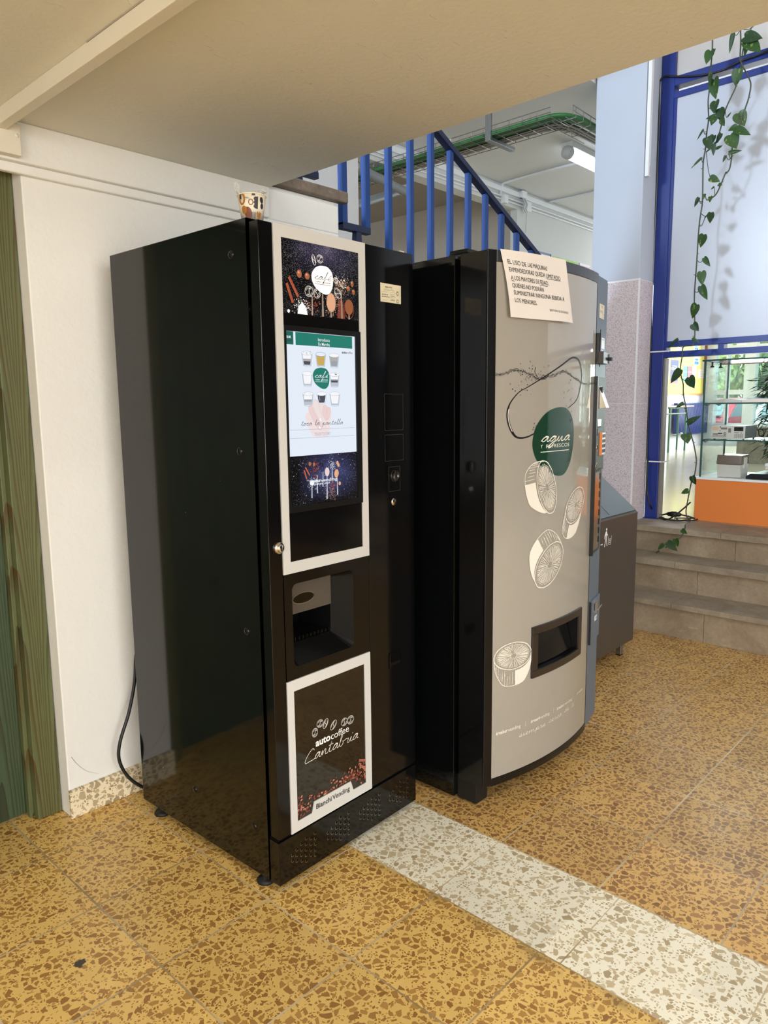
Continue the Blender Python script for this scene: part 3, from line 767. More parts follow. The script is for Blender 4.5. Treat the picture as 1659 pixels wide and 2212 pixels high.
# backlit picture
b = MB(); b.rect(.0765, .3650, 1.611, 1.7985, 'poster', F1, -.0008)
G = lambda u, v, o: (u, -o+.0004, v)
for c, k in (((.2921, 1.6315), 'p_rust'),):
    rn = random.Random(3)
    b.flat([(.276, 1.612), (.283, 1.660), (.292, 1.668), (.300, 1.655), (.306, 1.612)], k, G, .0004)
    for _ in range(70):
        u, v = rn.gauss(.291, .011), 1.612+abs(rn.gauss(0, .028)); r = rn.uniform(.0007, .0017); b.flat(ell(u, v, r, r, 0, 5), rn.choice(['p_rust', 'p_cinn2']), G, .0006)
def sprinkle(u, v, su, sv, n, k, seed, r0=.0006, r1=.0016):
    rn = random.Random(seed)
    for _ in range(n):
        a, c = rn.gauss(u, su), rn.gauss(v, sv)
        if .078 < a < .363 and 1.612 < c < 1.797: b.flat(ell(a, c, rn.uniform(r0, r1), rn.uniform(r0, r1), 0, 5), k, G, .0008)
sprinkle(.147, 1.628, .013, .012, 150, 'p_flour', 5); sprinkle(.252, 1.650, .017, .018, 140, 'p_sugar', 6); sprinkle(.290, 1.700, .014, .012, 110, 'p_sugar', 7); sprinkle(.292, 1.708, .012, .010, 60, 'p_flour', 8)
b.flat([(.128, 1.612), (.132, 1.632), (.147, 1.642), (.158, 1.630), (.164, 1.612)], 'p_flour', G, .0007)
for (u0, v0), (u1, v1) in (((.1009, 1.703), (.132, 1.6556)), ((.0929, 1.6865), (.1127, 1.6388))):
    b.ribbon([(u0, v0), (u1, v1)], .0085, 'p_cinn', G, .0008); b.ribbon([(u0, v0), (u1, v1)], .0014, 'p_cinn2', G, .0010)
    b.ribbon([(u0+.003, v0+.001), (u1+.003, v1+.001)], .0009, 'p_cinn2', G, .0010)
for u, v, a, c in ((.1373, 1.7149, .009, .0105), (.1655, 1.7123, .009, .0088), (.3372, 1.7107, .0062, .009), (.3214, 1.696, .007, .0075), (.3423, 1.6887, .0065, .0075)):
    b.flat(ell(u, v, a, c, 0, 16), 'p_nut' if u < .2 else 'p_cocoa', G, .0008); b.flat(ell(u-.002, v+.003, a*.35, c*.3, 0, 10), 'p_sugar', G, .0010)
b.flat(ell(.0969, 1.6165, .0045, .0045, 0, 12), 'p_flour', G, .0008)
for (u0, v0), (u1, v1), w in (((.1817, 1.662), (.1807, 1.612), .005), ((.2204, 1.672), (.2202, 1.612), .0065), ((.2513, 1.628), (.2515, 1.612), .006), ((.2925, 1.690), (.2938, 1.612), .005), ((.322, 1.626), (.3227, 1.612), .0055)):
    b.ribbon([(u0, v0), (u1, v1)], w, 'p_steel', G, .0010, wf=lambda t: .6+.5*t)
b.flat(ell(.2521, 1.6517, .0165, .0245, 0, 22), 'p_sugar', G, .0012); b.flat(ell(.3225, 1.6452, .0165, .021, 0, 22), 'p_cocoa', G, .0012); b.ribbon(ell(.2521, 1.6517, .0175, .0255, 0, 22), .0012, 'p_steel', G, .0013, closed=True)
b.ribbon(ell(.3225, 1.640, .0185, .026, 0, 22), .0016, 'p_cinn2', G, .0009, closed=True)
b.ribbon(ell(.1817, 1.672, .010, .013, 0, 18), .0012, 'p_steel', G, .0013, closed=True)
rn = random.Random(12)
for _ in range(26):
    u, v = rn.gauss(.186, .012), rn.gauss(1.640, .014)
    if v > 1.613: b.flat(ell(u, v, .0028, .0019, rn.uniform(0, 180), 8), rn.choice(['p_cinn2', 'p_bean']), G, .0009)
def bean(mb, u, v, a, c, rot, F, w=.0008, mat='p_white'):
    mb.ribbon(ell(u, v, a, c, rot, 22), w, mat, F, .0014, closed=True)
    r = math.radians(rot+35); q = [(u+math.cos(r)*a*.8*t-math.sin(r)*c*.25*math.sin(t*3), v+math.sin(r)*a*.8*t+math.cos(r)*c*.25*math.sin(t*3)) for t in (-1, -.5, 0, .5, 1)]
    mb.ribbon(q, w*1.2, mat, F, .0014, 3)
    for k in (.6, .8): mb.ribbon(ell(u, v, a*k, c*k, rot, 14, 20, 150), w*.6, mat, F, .0014); mb.ribbon(ell(u, v, a*k, c*k, rot, 14, 205, 330), w*.6, mat, F, .0014)
for q in ((.1904, 1.7566, .0135, .0062, 105), (.2132, 1.7623, .0115, .0108, 0), (.1703, 1.6732, .0145, .0140, 20), (.1989, 1.6706, .012, .0125, 60), (.2787, 1.6786, .0145, .0115, 135), (.2713, 1.7126, .007, .009, 40)): bean(b, *q, G)
LOGO = spline([(.2197,1.7452),(.2391,1.7442),(.2552,1.7337),(.2607,1.7172),(.2591,1.6963),(.2503,1.6792),(.2368,1.6714),(.2206,1.6728),(.2015,1.681),(.1876,1.693),(.1809,1.7079),(.1824,1.7226),(.1939,1.7363),(.2068,1.7428)], 4, True)
b.flat(LOGO, 'p_white', G, .0016)
script(b, 'caf\u00e9', .190, .252, 1.7085, .0082, .0011, 'p_ink', G, .002)
put_text(b, 'Y ESPECI', .192, .2155, 1.7005, .0034, 'p_ink', G, .002, bold=.01); put_text(b, 'ALIDADES', .221, .2515, 1.7003, .0034, 'p_ink', G, .002, bold=.01)
b.rect(.1918, .2508, 1.6955, 1.6964, 'p_ink', G, .002)
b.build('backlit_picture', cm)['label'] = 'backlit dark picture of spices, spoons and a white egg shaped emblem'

# touch screen
b = MB(); border(b, R4(.077, .3648, 1.085, 1.5800), R4(.0835, .3445, 1.101, 1.5655), -.004, .002, 'black_satin'); 
scr = b.build('screen_bezel', cm, bevel=.001)
b = MB(); H = lambda u, v, o: (u, -o+.0005, v); s = b
s.rect(.0835, .3445, 1.237, 1.5655, 'scr_white', H, 0); s.rect(.0835, .3445, 1.101, 1.237, 'scrdust', H, 0)
s.rect(.0840, .1108, 1.5314, 1.5652, 'scr_teal2', H, .0004); s.rect(.1183, .3335, 1.5312, 1.5645, 'scr_teal', H, .0004)
put_text(s, 'Introduzca', .1997, .2441, 1.5452, .0085, 'scr_text', H, .0008, bold=.005); put_text(s, 'En Marcha', .2005, .2437, 1.5335, .0085, 'scr_text', H, .0008, bold=.005)
put_text(s, '0.00', .0875, .1018, 1.5475, .0062, 'scr_text', H, .0008, bold=.03); put_text(s, 'CREDITO', .0850, .1058, 1.5385, .0055, 'scr_ink', H, .0008)
put_text(s, 'auto', .2904, .3105, 1.5165, .0065, 'scr_ink', H, .0008, bold=.03); put_text(s, 'coffee', .3115, .3340, 1.5165, .0065, 'scr_ink', H, .0008)
# hand that taps the screen
s.flat([(.1744,1.383),(.1844,1.3877),(.1925,1.3829),(.1956,1.3769),(.2106,1.378),(.2239,1.3707),(.2373,1.3645),(.2456,1.3534),(.2433,1.3363),(.236,1.3218),(.2372,1.3046),(.228,1.2853),(.1743,1.2862),(.1618,1.3023),(.1527,1.3192),(.1453,1.3384),(.1467,1.349),(.1572,1.3547),(.1583,1.3665),(.1675,1.3724),(.174,1.3711)], 'scr_skin2', H, .0004)
for k, L in (('scr_skin', [(.1583,1.3677),(.1707,1.37),(.1799,1.352),(.1925,1.335),(.2053,1.3178),(.2032,1.3057),(.1916,1.3085),(.179,1.3257),(.165,1.3475)]), ('scr_skin2', [(.1744,1.383),(.1837,1.3872),(.1925,1.3824),(.2017,1.3589),(.2077,1.3395),(.2056,1.3274),(.1973,1.3272),(.191,1.3398),(.1801,1.3591)]), ('scr_skin', [(.2154,1.3708),(.2272,1.3682),(.223,1.344),(.2261,1.3318),(.2193,1.3332),(.2098,1.3515)]), ('scr_skin', [(.2271,1.3634),(.2407,1.3632),(.2366,1.3413),(.2278,1.3318)])):
    L2 = spline(L, 4, True); s.flat(L2, k, H, .0006 if k == 'scr_skin' else .0008); s.ribbon(L2, .0006, 'scr_skin3', H, .0010, closed=True)
s.flat(ell(.2020, 1.3325, .0036, .0050, 15, 14), 'scr_text', H, .0012); s.flat(ell(.1985, 1.3105, .0034, .0044, 40, 14), 'scr_text', H, .0012)
# drinks
CUPS = [(.1376,.1758,1.5165,1.4782,'mocha'),(.1881,.2268,1.5155,1.4782,'tea'),(.2393,.278,1.5148,1.4775,'latte'),(.1372,.1755,1.4626,1.4252,'milk'),(.2397,.2776,1.4618,1.4240,'cap'),(.1374,.1763,1.4090,1.3730,'choc'),(.1884,.2268,1.4090,1.3780,'black'),(.2387,.2785,1.4095,1.3720,'milk')]
for u0, u1, vt, vb, k in CUPS:
    cu = (u0+u1)/2; hw = (u1-u0)/2; h = vt-vb; et = hw*.28
    s.flat([(u0, vt-et), (u1, vt-et), (cu+hw*.74, vb), (cu-hw*.74, vb)], 'scr_pale' if k != 'black' else 'scr_white', H, .0012)
    P = lambda t: hw*(.80-.30*t*t)                       # inner bowl half width, t from top
    def fill(t0, t1, mat, o):
        q = [(cu-P(t), vt-et-(h-et)*t) for t in (t0, (t0+t1)/2, t1)]+[(cu+P(t), vt-et-(h-et)*t) for t in (t1, (t0+t1)/2, t0)]
        s.flat(q, mat, H, o)
    if k == 'mocha': fill(.05, .45, 'scr_text', .0014); fill(.45, .65, 'scr_foam', .0014); fill(.65, .92, 'scr_coffee', .0014)
    if k == 'tea': fill(.15, .92, 'scr_tea', .0014)
    if k == 'latte': fill(.05, .5, 'scr_foam', .0014); fill(.5, .92, 'scr_line', .0014)
    if k == 'milk': fill(.05, .85, 'scr_text', .0014)
    if k == 'cap': fill(.1, .4, 'scr_text', .0014); fill(.4, .5, 'scr_line', .0014); fill(.5, .66, 'scr_coffee', .0014)
    if k == 'choc': fill(.1, .5, 'scr_text', .0014); fill(.5, .7, 'scr_line', .0014)
    if k == 'black': fill(.08, .95, 'scr_coffee', .0014); s.ribbon([(cu-P(.3)*.6, vt-et-h*.2), (cu-P(.7)*.55, vt-et-h*.6)], .0012, 'scr_pale', H, .0016)
    s.flat(ell(cu, vt-et, hw, et, 0, 20), 'scr_text' if k not in ('tea',) else 'scr_white', H, .0016)
    s.ribbon(ell(cu, vt-et, hw, et, 0, 20), .0006, 'scr_line' if k != 'tea' else 'scr_ink', H, .0018, closed=True)
    s.ribbon([(u0, vt-et), (cu-hw*.74, vb)], .0006, 'scr_line', H, .0018); s.ribbon([(u1, vt-et), (cu+hw*.74, vb)], .0006, 'scr_line', H, .0018); s.ribbon(ell(cu, vb, hw*.74, et*.5, 0, 10, 180, 360), .0006, 'scr_line', H, .0018)
    if k in ('mocha', 'choc'):
        rn = random.Random(int(u0*1e4))
        for _ in range(9): a = rn.uniform(-.7, .7)*hw; c = rn.uniform(-.6, .6)*et; s.ribbon([(cu+a, vt-et+c), (cu+a+rn.uniform(-.004, .004), vt-et+c+rn.uniform(-.002, .002))], .0010, 'scr_ink' if k == 'mocha' else 'scr_foam', H, .0020)
    if k == 'cap': s.ribbon([(cu+.001, vt-et*.6), (cu+.009, vt-et)], .0022, 'scr_ink', H, .0020)
LG = spline([(.2104,1.4741),(.2271,1.4712),(.2369,1.46),(.2385,1.4456),(.2352,1.4287),(.2254,1.4185),(.2119,1.4169),(.1955,1.4234),(.1827,1.4327),(.1766,1.4456),(.177,1.4586),(.1856,1.4694),(.1988,1.4733)], 4, True)
s.flat(LG, 'scr_teal', H, .0022)
script(s, 'caf\u00e9', .182, .2325, 1.4475, .0064, .0011, 'scr_text', H, .0026); put_text(s, 'Y ESPECI', .1837, .2020, 1.4400, .0028, 'scr_text', H, .0026, bold=.02); put_text(s, 'ALIDADES', .2065, .2315, 1.4400, .0028, 'scr_text', H, .0026, bold=.02); s.rect(.1841, .2314, 1.4356, 1.4364, 'scr_text', H, .0026)
script(s, 'toca la pantalla', .1279, .2880, 1.3185, .0062, .0009, 'scr_ink', H, .0024)
put_text(s, 'TOUCH TO START', .1773, .2385, 1.2900, .0078, 'scr_line', H, .0020)
for v in (1.3070, 1.2845): s.rect(.0873, .3340, v, v+.0007, 'scr_line', H, .0018)
# picture strip at the foot of the screen
for (u0, v0), (u1, v1) in (((.1405, 1.2051), (.1559, 1.1822)), ((.136, 1.197), (.1448, 1.1722))): s.ribbon([(u0, v0), (u1, v1)], .0045, 'p_cinn', H, .0010)
def dots(u, v, su, sv, n, k, seed, r=.0014):
    rn = random.Random(seed)
    for _ in range(n):
        a, c = rn.gauss(u, su), rn.gauss(v, sv)
        if .086 < a < .342 and 1.104 < c < 1.234: s.flat(ell(a, c, r*rn.uniform(.4, 1), r*rn.uniform(.4, 1), 0, 5), k, H, .0012)
dots(.178, 1.195, .007, .013, 50, 'p_cinn2', 1, .0022); dots(.202, 1.208, .006, .010, 45, 'p_ink', 2, .0020); dots(.163, 1.160, .008, .008, 90, 'scr_text', 3, .0013); dots(.242, 1.205, .006, .008, 60, 'scr_text', 4, .0012); dots(.243, 1.148, .006, .010, 70, 'p_cinn2', 5, .0015); dots(.228, 1.128, .012, .010, 60, 'p_sugar', 6, .0012); dots(.25, 1.115, .008, .008, 30, 'p_sugar', 9, .0010)
for u, v in ((.157, 1.2131), (.1727, 1.2109), (.2636, 1.2093), (.2675, 1.203), (.2711, 1.1498)): s.flat(ell(u, v, .0048, .0056, 0, 12), 'p_nut' if v > 1.2 and u < .2 else 'p_sugar', H, .0014)
for (u0, v0), (u1, v1) in (((.1635, 1.1621), (.1619, 1.1183)), ((.184, 1.18), (.1833, 1.1296)), ((.2062, 1.1881), (.2048, 1.1462)), ((.222, 1.182), (.2198, 1.1098)), ((.242, 1.2004), (.2423, 1.1654)), ((.2612, 1.1739), (.262, 1.1182))): s.ribbon([(u0, v0), (u1, v1)], .0042, 'scr_pale', H, .0014, wf=lambda t: .5+.5*t)
s.flat(ell(.2221, 1.1865, .0090, .0125, 0, 16), 'scr_skin', H, .0016); s.flat(ell(.2590, 1.1795, .0088, .0120, -10, 16), 'p_sugar', H, .0016); s.flat(ell(.1634, 1.1597, .0075, .0065, 0, 14), 'scr_text', H, .0016)
put_text(s, '\u00e1reabur', .1554, .1960, 1.1610, .0090, 'scr_text', H, .0022, bold=.03); put_text(s, 'vending', .1965, .2608, 1.1605, .0090, 'scr_text', H, .0022, bold=.01)
script(s, 'siempre cerca', .1732, .2308, 1.1535, .0040, .0007, 'scr_text', H, .0022)
b.build('display', scr)['label'] = 'lit touch display with rows of glass cups, a tapping hand and a green emblem'

# lower framed panel
TB = [(.131, .1945), (.140, .2265), (.293, .2265), (.304, .1945)]
b = MB(); inner = [(.0745, .1945)]+TB+[(.3620, .1945), (.3620, .5840), (.0745, .5840)]
border(b, R4(.0505, .3885, .1645, .6160), inner, -.0015, .003, 'frame')
put_text(b, 'Bianchi', .1462, .2090, .2000, .0155, 'black_ink', F1, .0020, bold=.02); put_text(b, 'Vending', .2125, .2870, .2000, .0155, 'black_ink', F1, .0020, bold=.012)
b.build('lower_frame', cm)['label'] = 'warm white lower frame carrying black lettering'
b = MB(); b.flat(inner, 'brown_print', F1, -.0012)
K = lambda u, v, o: (u, -o+.0010, v)
for q in ((.171,.4565,.0125,.0115,0),(.193,.4489,.0150,.0085,60),(.2252,.4329,.0160,.0092,45),(.2706,.4272,.0125,.012,30),(.2974,.4247,.0140,.0130,0),(.1503,.4358,.0110,.0130,0)): bean(b, *q, K, .0010, 'white_ink')
put_text(b, 'auto', .1521, .2113, .3915, .0215, 'white_ink', K, .0012, bold=.03); put_text(b, 'coffee', .2137, .2898, .3905, .0215, 'white_ink', K, .0012)
script(b, 'Cantabria', .1060, .3304, .3560, .0155, .0016, 'cream_ink', K, .0012)
for (u0, v0), (u1, v1) in (((.3312, .28), (.362, .2688)), ((.335, .2599), (.3614, .2443))): b.ribbon([(u0, v0), (u1, v1)], .007, 'p_bean2', K, .001); b.ribbon([(u0, v0), (u1, v1)], .0015, 'p_bean', K, .0012)
rn = random.Random(21); n = 0
while n < 230:
    u = rn.uniform(.078, .360); t = (u-.08)/.28; top = .222+.035*math.sin(t*2.6)+.004; v = rn.gauss(.222+.018*t, .011+.008*t)
    if v < .198 or v > top+.03 or (.128 < u < .306 and v < .2305): n += .2; continue
    if rn.random() > .25+.9*t: n += .3; continue
    b.flat(ell(u, v, rn.uniform(.0030, .0046), rn.uniform(.0020, .0030), rn.uniform(0, 180), 9), rn.choice(['p_bean', 'p_bean', 'p_bean2']), K, .0006+n*1e-6); n += 1
rn = random.Random(5)
for _ in range(16): b.flat(ell(rn.gauss(.086, .006), rn.gauss(.236, .011), .0045, .003, rn.uniform(0, 180), 9), rn.choice(['p_bean', 'p_bean2']), K, .0008)
b.build('printed_glass', cm)['label'] = 'dark brown printed glass with white lettering and coffee beans'

# coin side
b = MB(); P = lambda u, v, o: (u, -o, v)
def recess(mb, u0, u1, v0, v1, mat='black_clean'):
    mb.box(u0, u1, -.0012, .0, v0, v1, mat)
    mb.ribbon([(u0, v0), (u1, v0), (u1, v1), (u0, v1)], .0010, 'smoke', lambda u, v, o: (u, -.0014-o, v), .0001, closed=True)
for a in ((.469, .555, 1.294, 1.404), (.469, .555, 1.200, 1.280)):
    b = MB(); recess(b, *a); b.build('blanking_plate', cm)
b = MB(); recess(b, .485, .538, 1.105, 1.181)
b.lathe([(.021, .0), (.021, .006), (.018, .008), (.017, .003), (0, .003)], (.510, -.001, 1.153), 'black_clean', 24, 'y'); b.box(.5085, .5115, -.0060, -.003, 1.136, 1.170, 'chrome'); b.build('coin_slot', cm)
MB().lathe([(0, .0035), (.010, .003), (.0125, .001), (.0125, 0)], (.510, 0, 1.071), 'chrome', 24, 'y').build('return_button', cm)
b = MB(); border(b, R4(.478, .539, .535, .585), R4(.484, .533, .541, .579), -.003, .0, 'black_clean'); b.rect(.484, .533, .541, .579, 'void', F1, .0004); b.add([(.484, -.001, .541), (.533, -.001, .541), (.533, -.0022, .552), (.484, -.0022, .552)], [(0,1,2,3)], 'black_satin'); b.build('coin_return', cm)
b = MB().lathe([(0, .012), (.009, .012), (.0105, .010), (.0105, .008), (.0145, .007), (.0165, .003), (.0165, 0)], (.037, 0, .997), 'chrome', 28, 'y'); b.box(.0358, .0382, -.0127, -.0118, .990, 1.004, 'void'); b.build('lock', cm)
b = MB(); b.box(.4573, .5503, -.0006, 0, 1.6745, 1.7285, 'sticker')
X = lambda u, v, o: (u, -.0007-o, v)
put_text(b, 'auto', .4775, .4915, 1.7170, .0040, 'black_ink', X, .0004, bold=.03); put_text(b, 'coffee', .4922, .5085, 1.7170, .0040, 'black_ink', X, .0004)
rn = random.Random(9)
def scrib(u0, u1, v, h=.0016, gap=.0008):
    u = u0
    while u < u1: w = rn.uniform(.0010, .0032); b.rect(u, min(u+w, u1), v, v+h, 'grey_ink', X, .0004); u += w+gap
scrib(.475, .495, 1.7125, .0009); scrib(.503, .513, 1.7125, .0009); scrib(.470, .520, 1.7095, .0009)
for u in (.463, .470, .477, .484): b.rect(u, u+.005, 1.6945, 1.6975, 'grey_ink', X, .0004); b.rect(u, u+.005, 1.6885, 1.6915, 'grey_ink', X, .0004)
b.rect(.493, .496, 1.6885, 1.6918, 'black_ink', X, .0004)
b.ribbon(rrect(.502, .521, 1.690, 1.699, .002), .0006, 'grey_ink', X, .0004, closed=True); scrib(.505, .518, 1.6935, .0018, .0003)
b.ribbon(ell(.474, 1.698, .013, .007, 0, 12, 30, 150), .0006, 'grey_ink', X, .0004); b.ribbon(ell(.512, 1.698, .013, .007, 0, 12, 30, 150), .0006, 'grey_ink', X, .0004)
scrib(.465, .485, 1.6790, .0009); scrib(.503, .522, 1.6845, .0009); scrib(.501, .522, 1.6805, .0022)
for v in (1.709, 1.697, 1.685): b.rect(.5300, .5380, v, v+.0008, 'black_ink', X, .0004)
for v in (1.700, 1.677): b.ribbon(rrect(.530, .538, v, v+.008, .001), .0012, 'black_ink', X, .0004, closed=True)
b.rect(.5445, .5450, 1.677, 1.720, 'grey_ink', X, .0004)
b.build('price_sticker', cm)['label'] = 'small cream sticker with tiny print'
b = MB().box(.45, .60, .04, .075, 1.829, 1.834, 'sticker').box(.585, .605, .03, .07, 1.830, 1.842, 'sticker'); b.build('hinge_plate', cm, bevel=.0015)['label'] = 'pale hinge plate on top of the door'
# kick plate with ventilation holes
b = MB().box(.003, MW-.001, .0, .042, .028, .1585, 'black_clean').box(.004, MW-.002, .006, .04, .1585, .166, 'void')
HOLES = [[0.0513,0.0837],[0.0676,0.0754],[0.0867,0.0658],[0.1038,0.0571],[0.0511,0.1012],[0.0673,0.0931],[0.0851,0.0843],[0.103,0.0752],[0.1213,0.0661],[0.1398,0.0576],[0.068,0.11],[0.0857,0.1012],[0.1037,0.0923],[0.1219,0.0833],[0.1403,0.0742],[0.0863,0.1185],[0.1043,0.1098],[0.1225,0.1009],[0.1409,0.0919],[0.1049,0.1268],[0.1231,0.1181],[0.1406,0.1096],[0.1398,0.1268]]
V = lambda u, v, o: (u, -o, v)
for k in range(4):
    for i, (u, v) in enumerate(HOLES):
        if k == 3 and (i % 6 == 5): continue
        u2 = u+.1415*k; v2 = v+.001*k
        if not (.036 < v2 < .152): continue
        b.blob(ell(u2, v2, .0042, .0042, 0, 14), 'void', V, .0003, 1); b.ribbon(ell(u2, v2, .0044, .0044, 0, 14, 120, 330), .0009, 'chrome', V, .0005)
b.build('kick_plate', cm, bevel=.0012)

# power cable behind the machine
t = tag(MB().tube(spline([(1.225, 2.29, .60), (1.205, 2.30, .52), (1.194, 2.30, .43), (1.165, 2.30, .324), (1.128, 2.30, .235), (1.119, 2.30, .17), (1.143, 2.295, .101), (1.19, 2.285, .045), (1.25, 2.27, .012), (1.34, 2.26, .010)], 6), .0058, 'wblack', 10).build('power_cable'), 'black power cable curving down the white wall behind the tall coffee machine', 'cable')

# paper cup on the machine
cx, cy = .070, .101; c_, s_ = math.cos(MTH), math.sin(MTH); cwx, cwy = MX+c_*cx-s_*cy, MY+s_*cx+c_*cy; cz = 1.8402
cup = thing('paper_cup', 'patterned cream paper cup with brown and black shapes on top of the coffee machine', 'cup', (cwx, cwy, cz))
b = MB(); r0, r1, ch = .0262, .0368, .073
b.lathe([(0, .004), (r0-.002, .004), (r0, 0), (r1, ch), (r1-.0008, ch), (r0-.001, .005), (0, .005)], (0, 0, 0), 'cup_w', 40)
vdir = math.atan2(-cwx, -cwy)
def FC(u, v, o):          # u = arc length around the cup facing the lobby, v = height
    v = v*ch/.083; r = r0+(r1-r0)*v/ch+o+.0002; a = u/.038; d = Vector((-cwx, -cwy)).normalized(); n_ = Vector((-d.y, d.x))
    return (d.x*math.cos(a)*r+n_.x*math.sin(a)*r, d.y*math.cos(a)*r+n_.y*math.sin(a)*r, v)
def cb(poly, k, o=.0004): b.blob(poly, k, FC, o, 3)
cb(ell(-.013, .028, .0125, .018, 10, 20), 'cup_br'); cb(ell(-.026, .038, .0095, .0115, 0, 18), 'cup_g', .0006)
b.ribbon(ell(-.030, .068, .0085, .0140, -5, 20), .0055, 'cup_g', FC, .0006, closed=True)
cb([(-.036, .068), (-.036, .080), (-.031, .080), (-.031, .068)], 'cup_b', .0008)
b.ribbon(ell(-.0030, .058, .0060, .0075, 0, 18), .0024, 'cup_br', FC, .0005, closed=True)
cb([(.018, .040), (.018, .074), (.008, .073), (.005, .068), (.009, .063), (.004, .058), (.009, .052), (.004, .046), (.009, .041)], 'cup_b')
cb([(.014, .028), (.016, .020), (.022, .010), (.030, .020), (.031, .034), (.027, .026), (.025, .036), (.021, .026), (.018, .035)], 'cup_g')
cb(ell(.030, .066, .006, .009, 20, 14), 'cup_b'); cb(ell(.033, .050, .006, .008, 0, 14), 'cup_b'); cb([(.0, .076), (.010, .076), (.009, .082), (.001, .082)], 'cup_b'); cb(ell(.018, .005, .005, .008, 0, 12), 'cup_b')
for i in range(6): b.ribbon([(-.009+.0038*i, .012), (-.0075+.0038*i, .030), (-.0088+.0038*i, .031)], .0011, 'cup_b', FC, .0008)
for i in range(5): b.ribbon(ell(-.016+.004*(i % 3), .068+.004*(i//3), .0016, .0016, 40*i, 8, 0, 180), .0008, 'cup_b', FC, .0006)
b.build('cup_body', cup)
b = MB(); tor = []
for i in range(33): a = 2*math.pi*i/32; tor.append((math.cos(a)*r1, math.sin(a)*r1, ch))
b.tube(tor, .0017, 'cup_w', 6, cap=False); b.build('rim', cup)
# crumpled clear wrappers in the cup
def wrap(name, pts, w, seed, label):
    rn = random.Random(seed); bb = MB(); n = 9
    for fold in range(3):
        vs = []; fs = []
        path = spline(pts, 5)
        for i, p in enumerate(path):
            for k in range(n):
                a = 2*math.pi*k/n; rr = w*(.55+.75*rn.random()); vs.append((p[0]+math.cos(a)*rr, p[1]+math.sin(a)*rr*.8, p[2]+rn.uniform(-.004, .004)))
        for i in range(len(path)-1):
            for k in range(n): fs.append((i*n+k, i*n+(k+1) % n, (i+1)*n+(k+1) % n, (i+1)*n+k))
        bb.add(vs, fs, 'plastic_wrap')
        for i in range(0, len(path)-1, 2):
            q = [vs[i*n+rn.randrange(n)], vs[(i+1)*n+rn.randrange(n)]]; bb.tube(q, .0006, 'panel', 4)
    o_ = bb.build(name); o_.location = (cwx, cwy, cz); return tag(o_, label, 'wrapper')
ux, uy = math.cos(-YAW), math.sin(-YAW)
wrap('plastic_wrapper', [(ux*-.020, uy*-.020, .045), (ux*-.027, uy*-.027, .070), (ux*-.034, uy*-.034, .088), (ux*-.039, uy*-.039, .104)], .0068, 3, 'upright twist of clear plastic wrapper at the left rim of the patterned cup')
wrap('plastic_wrapper', [(ux*.004, uy*.004, .052), (ux*.010, uy*.010, .074), (ux*.022, uy*.022, .081), (ux*.033, uy*.033, .085)], .0085, 4, 'crumpled heap of clear plastic wrapper at the right rim of the patterned cup')
# ================================================================== drinks machine with a bowed front
CX, CY, CR = 2.277, 2.413, 1.152
dm = thing('drinks_vending_machine', 'bow-fronted drinks vending machine with pale printed glass front beside the grey bin', 'vending machine', (2.30, 1.75, 0))
do = (2.30, 1.75, 0)
def A2(u, v, o): a = u/CR; return (CX+(CR+o)*math.sin(a), CY-(CR+o)*math.cos(a), v)
def arc(u0, u1, o=0, n=24): return [A2(u0+(u1-u0)*i/n, 0, o)[:2] for i in range(n+1)]
MB().box(1.905, 2.705, 1.452, 2.15, .02, 1.832, 'black').build('cabinet', dm, do, bevel=.002)
MB().box(1.93, 2.68, 1.425, 1.453, .03, 1.80, 'void').box(1.925, 1.99, 1.37, 1.452, .012, .095, 'black_matt').box(2.6, 2.68, 1.37, 1.452, .012, .095, 'black_matt').box(1.935, 1.965, 1.372, 1.376, .072, .094, 'chrome').build('plinth', dm, do, bevel=.002)
# door shell: front skin in cells that leave out the delivery opening
US, UE, CT = -.386, .262, (2.712, 1.337)
OP = (-.145, .143, .462, .591)
b = MB()
us = [US, -.353]+[OP[0]+(OP[1]-OP[0])*i/10 for i in range(11)]+[UE]
us = sorted(set([US+(OP[0]-US)*i/8 for i in range(9)]+[OP[0]+(OP[1]-OP[0])*i/10 for i in range(11)]+[OP[1]+(UE-OP[1])*i/5 for i in range(6)]))
zs = [.100, OP[2], OP[3], 1.830]
for i in range(len(us)-1):
    for j in range(3):
        if j == 1 and OP[0]-1e-6 <= us[i] < OP[1]-1e-6: continue
        b.add([A2(us[i], zs[j], -.004), A2(us[i+1], zs[j], -.004), A2(us[i+1], zs[j+1], -.004), A2(us[i], zs[j+1], -.004)], [(0, 1, 2, 3)], 'black_satin', True)
out = [A2(u, 0, -.004)[:2] for u in us]+[CT, (2.712, 1.425), (1.898, 1.425)]
for z, f in ((.100, -1), (1.830, 1)):
    tr = tessellate_polygon([[Vector((x, y, 0)) for x, y in out]]); b.add([(x, y, z) for x, y in out], tr, 'black_clean')
n = len(us); q = out[n-1:]+[out[0]]
for a, c in zip(q, q[1:]): b.add([(a[0], a[1], .10), (c[0], c[1], .10), (c[0], c[1], 1.83), (a[0], a[1], 1.83)], [(0, 1, 2, 3)], 'black_clean')
dd = b.build('door', dm, do)
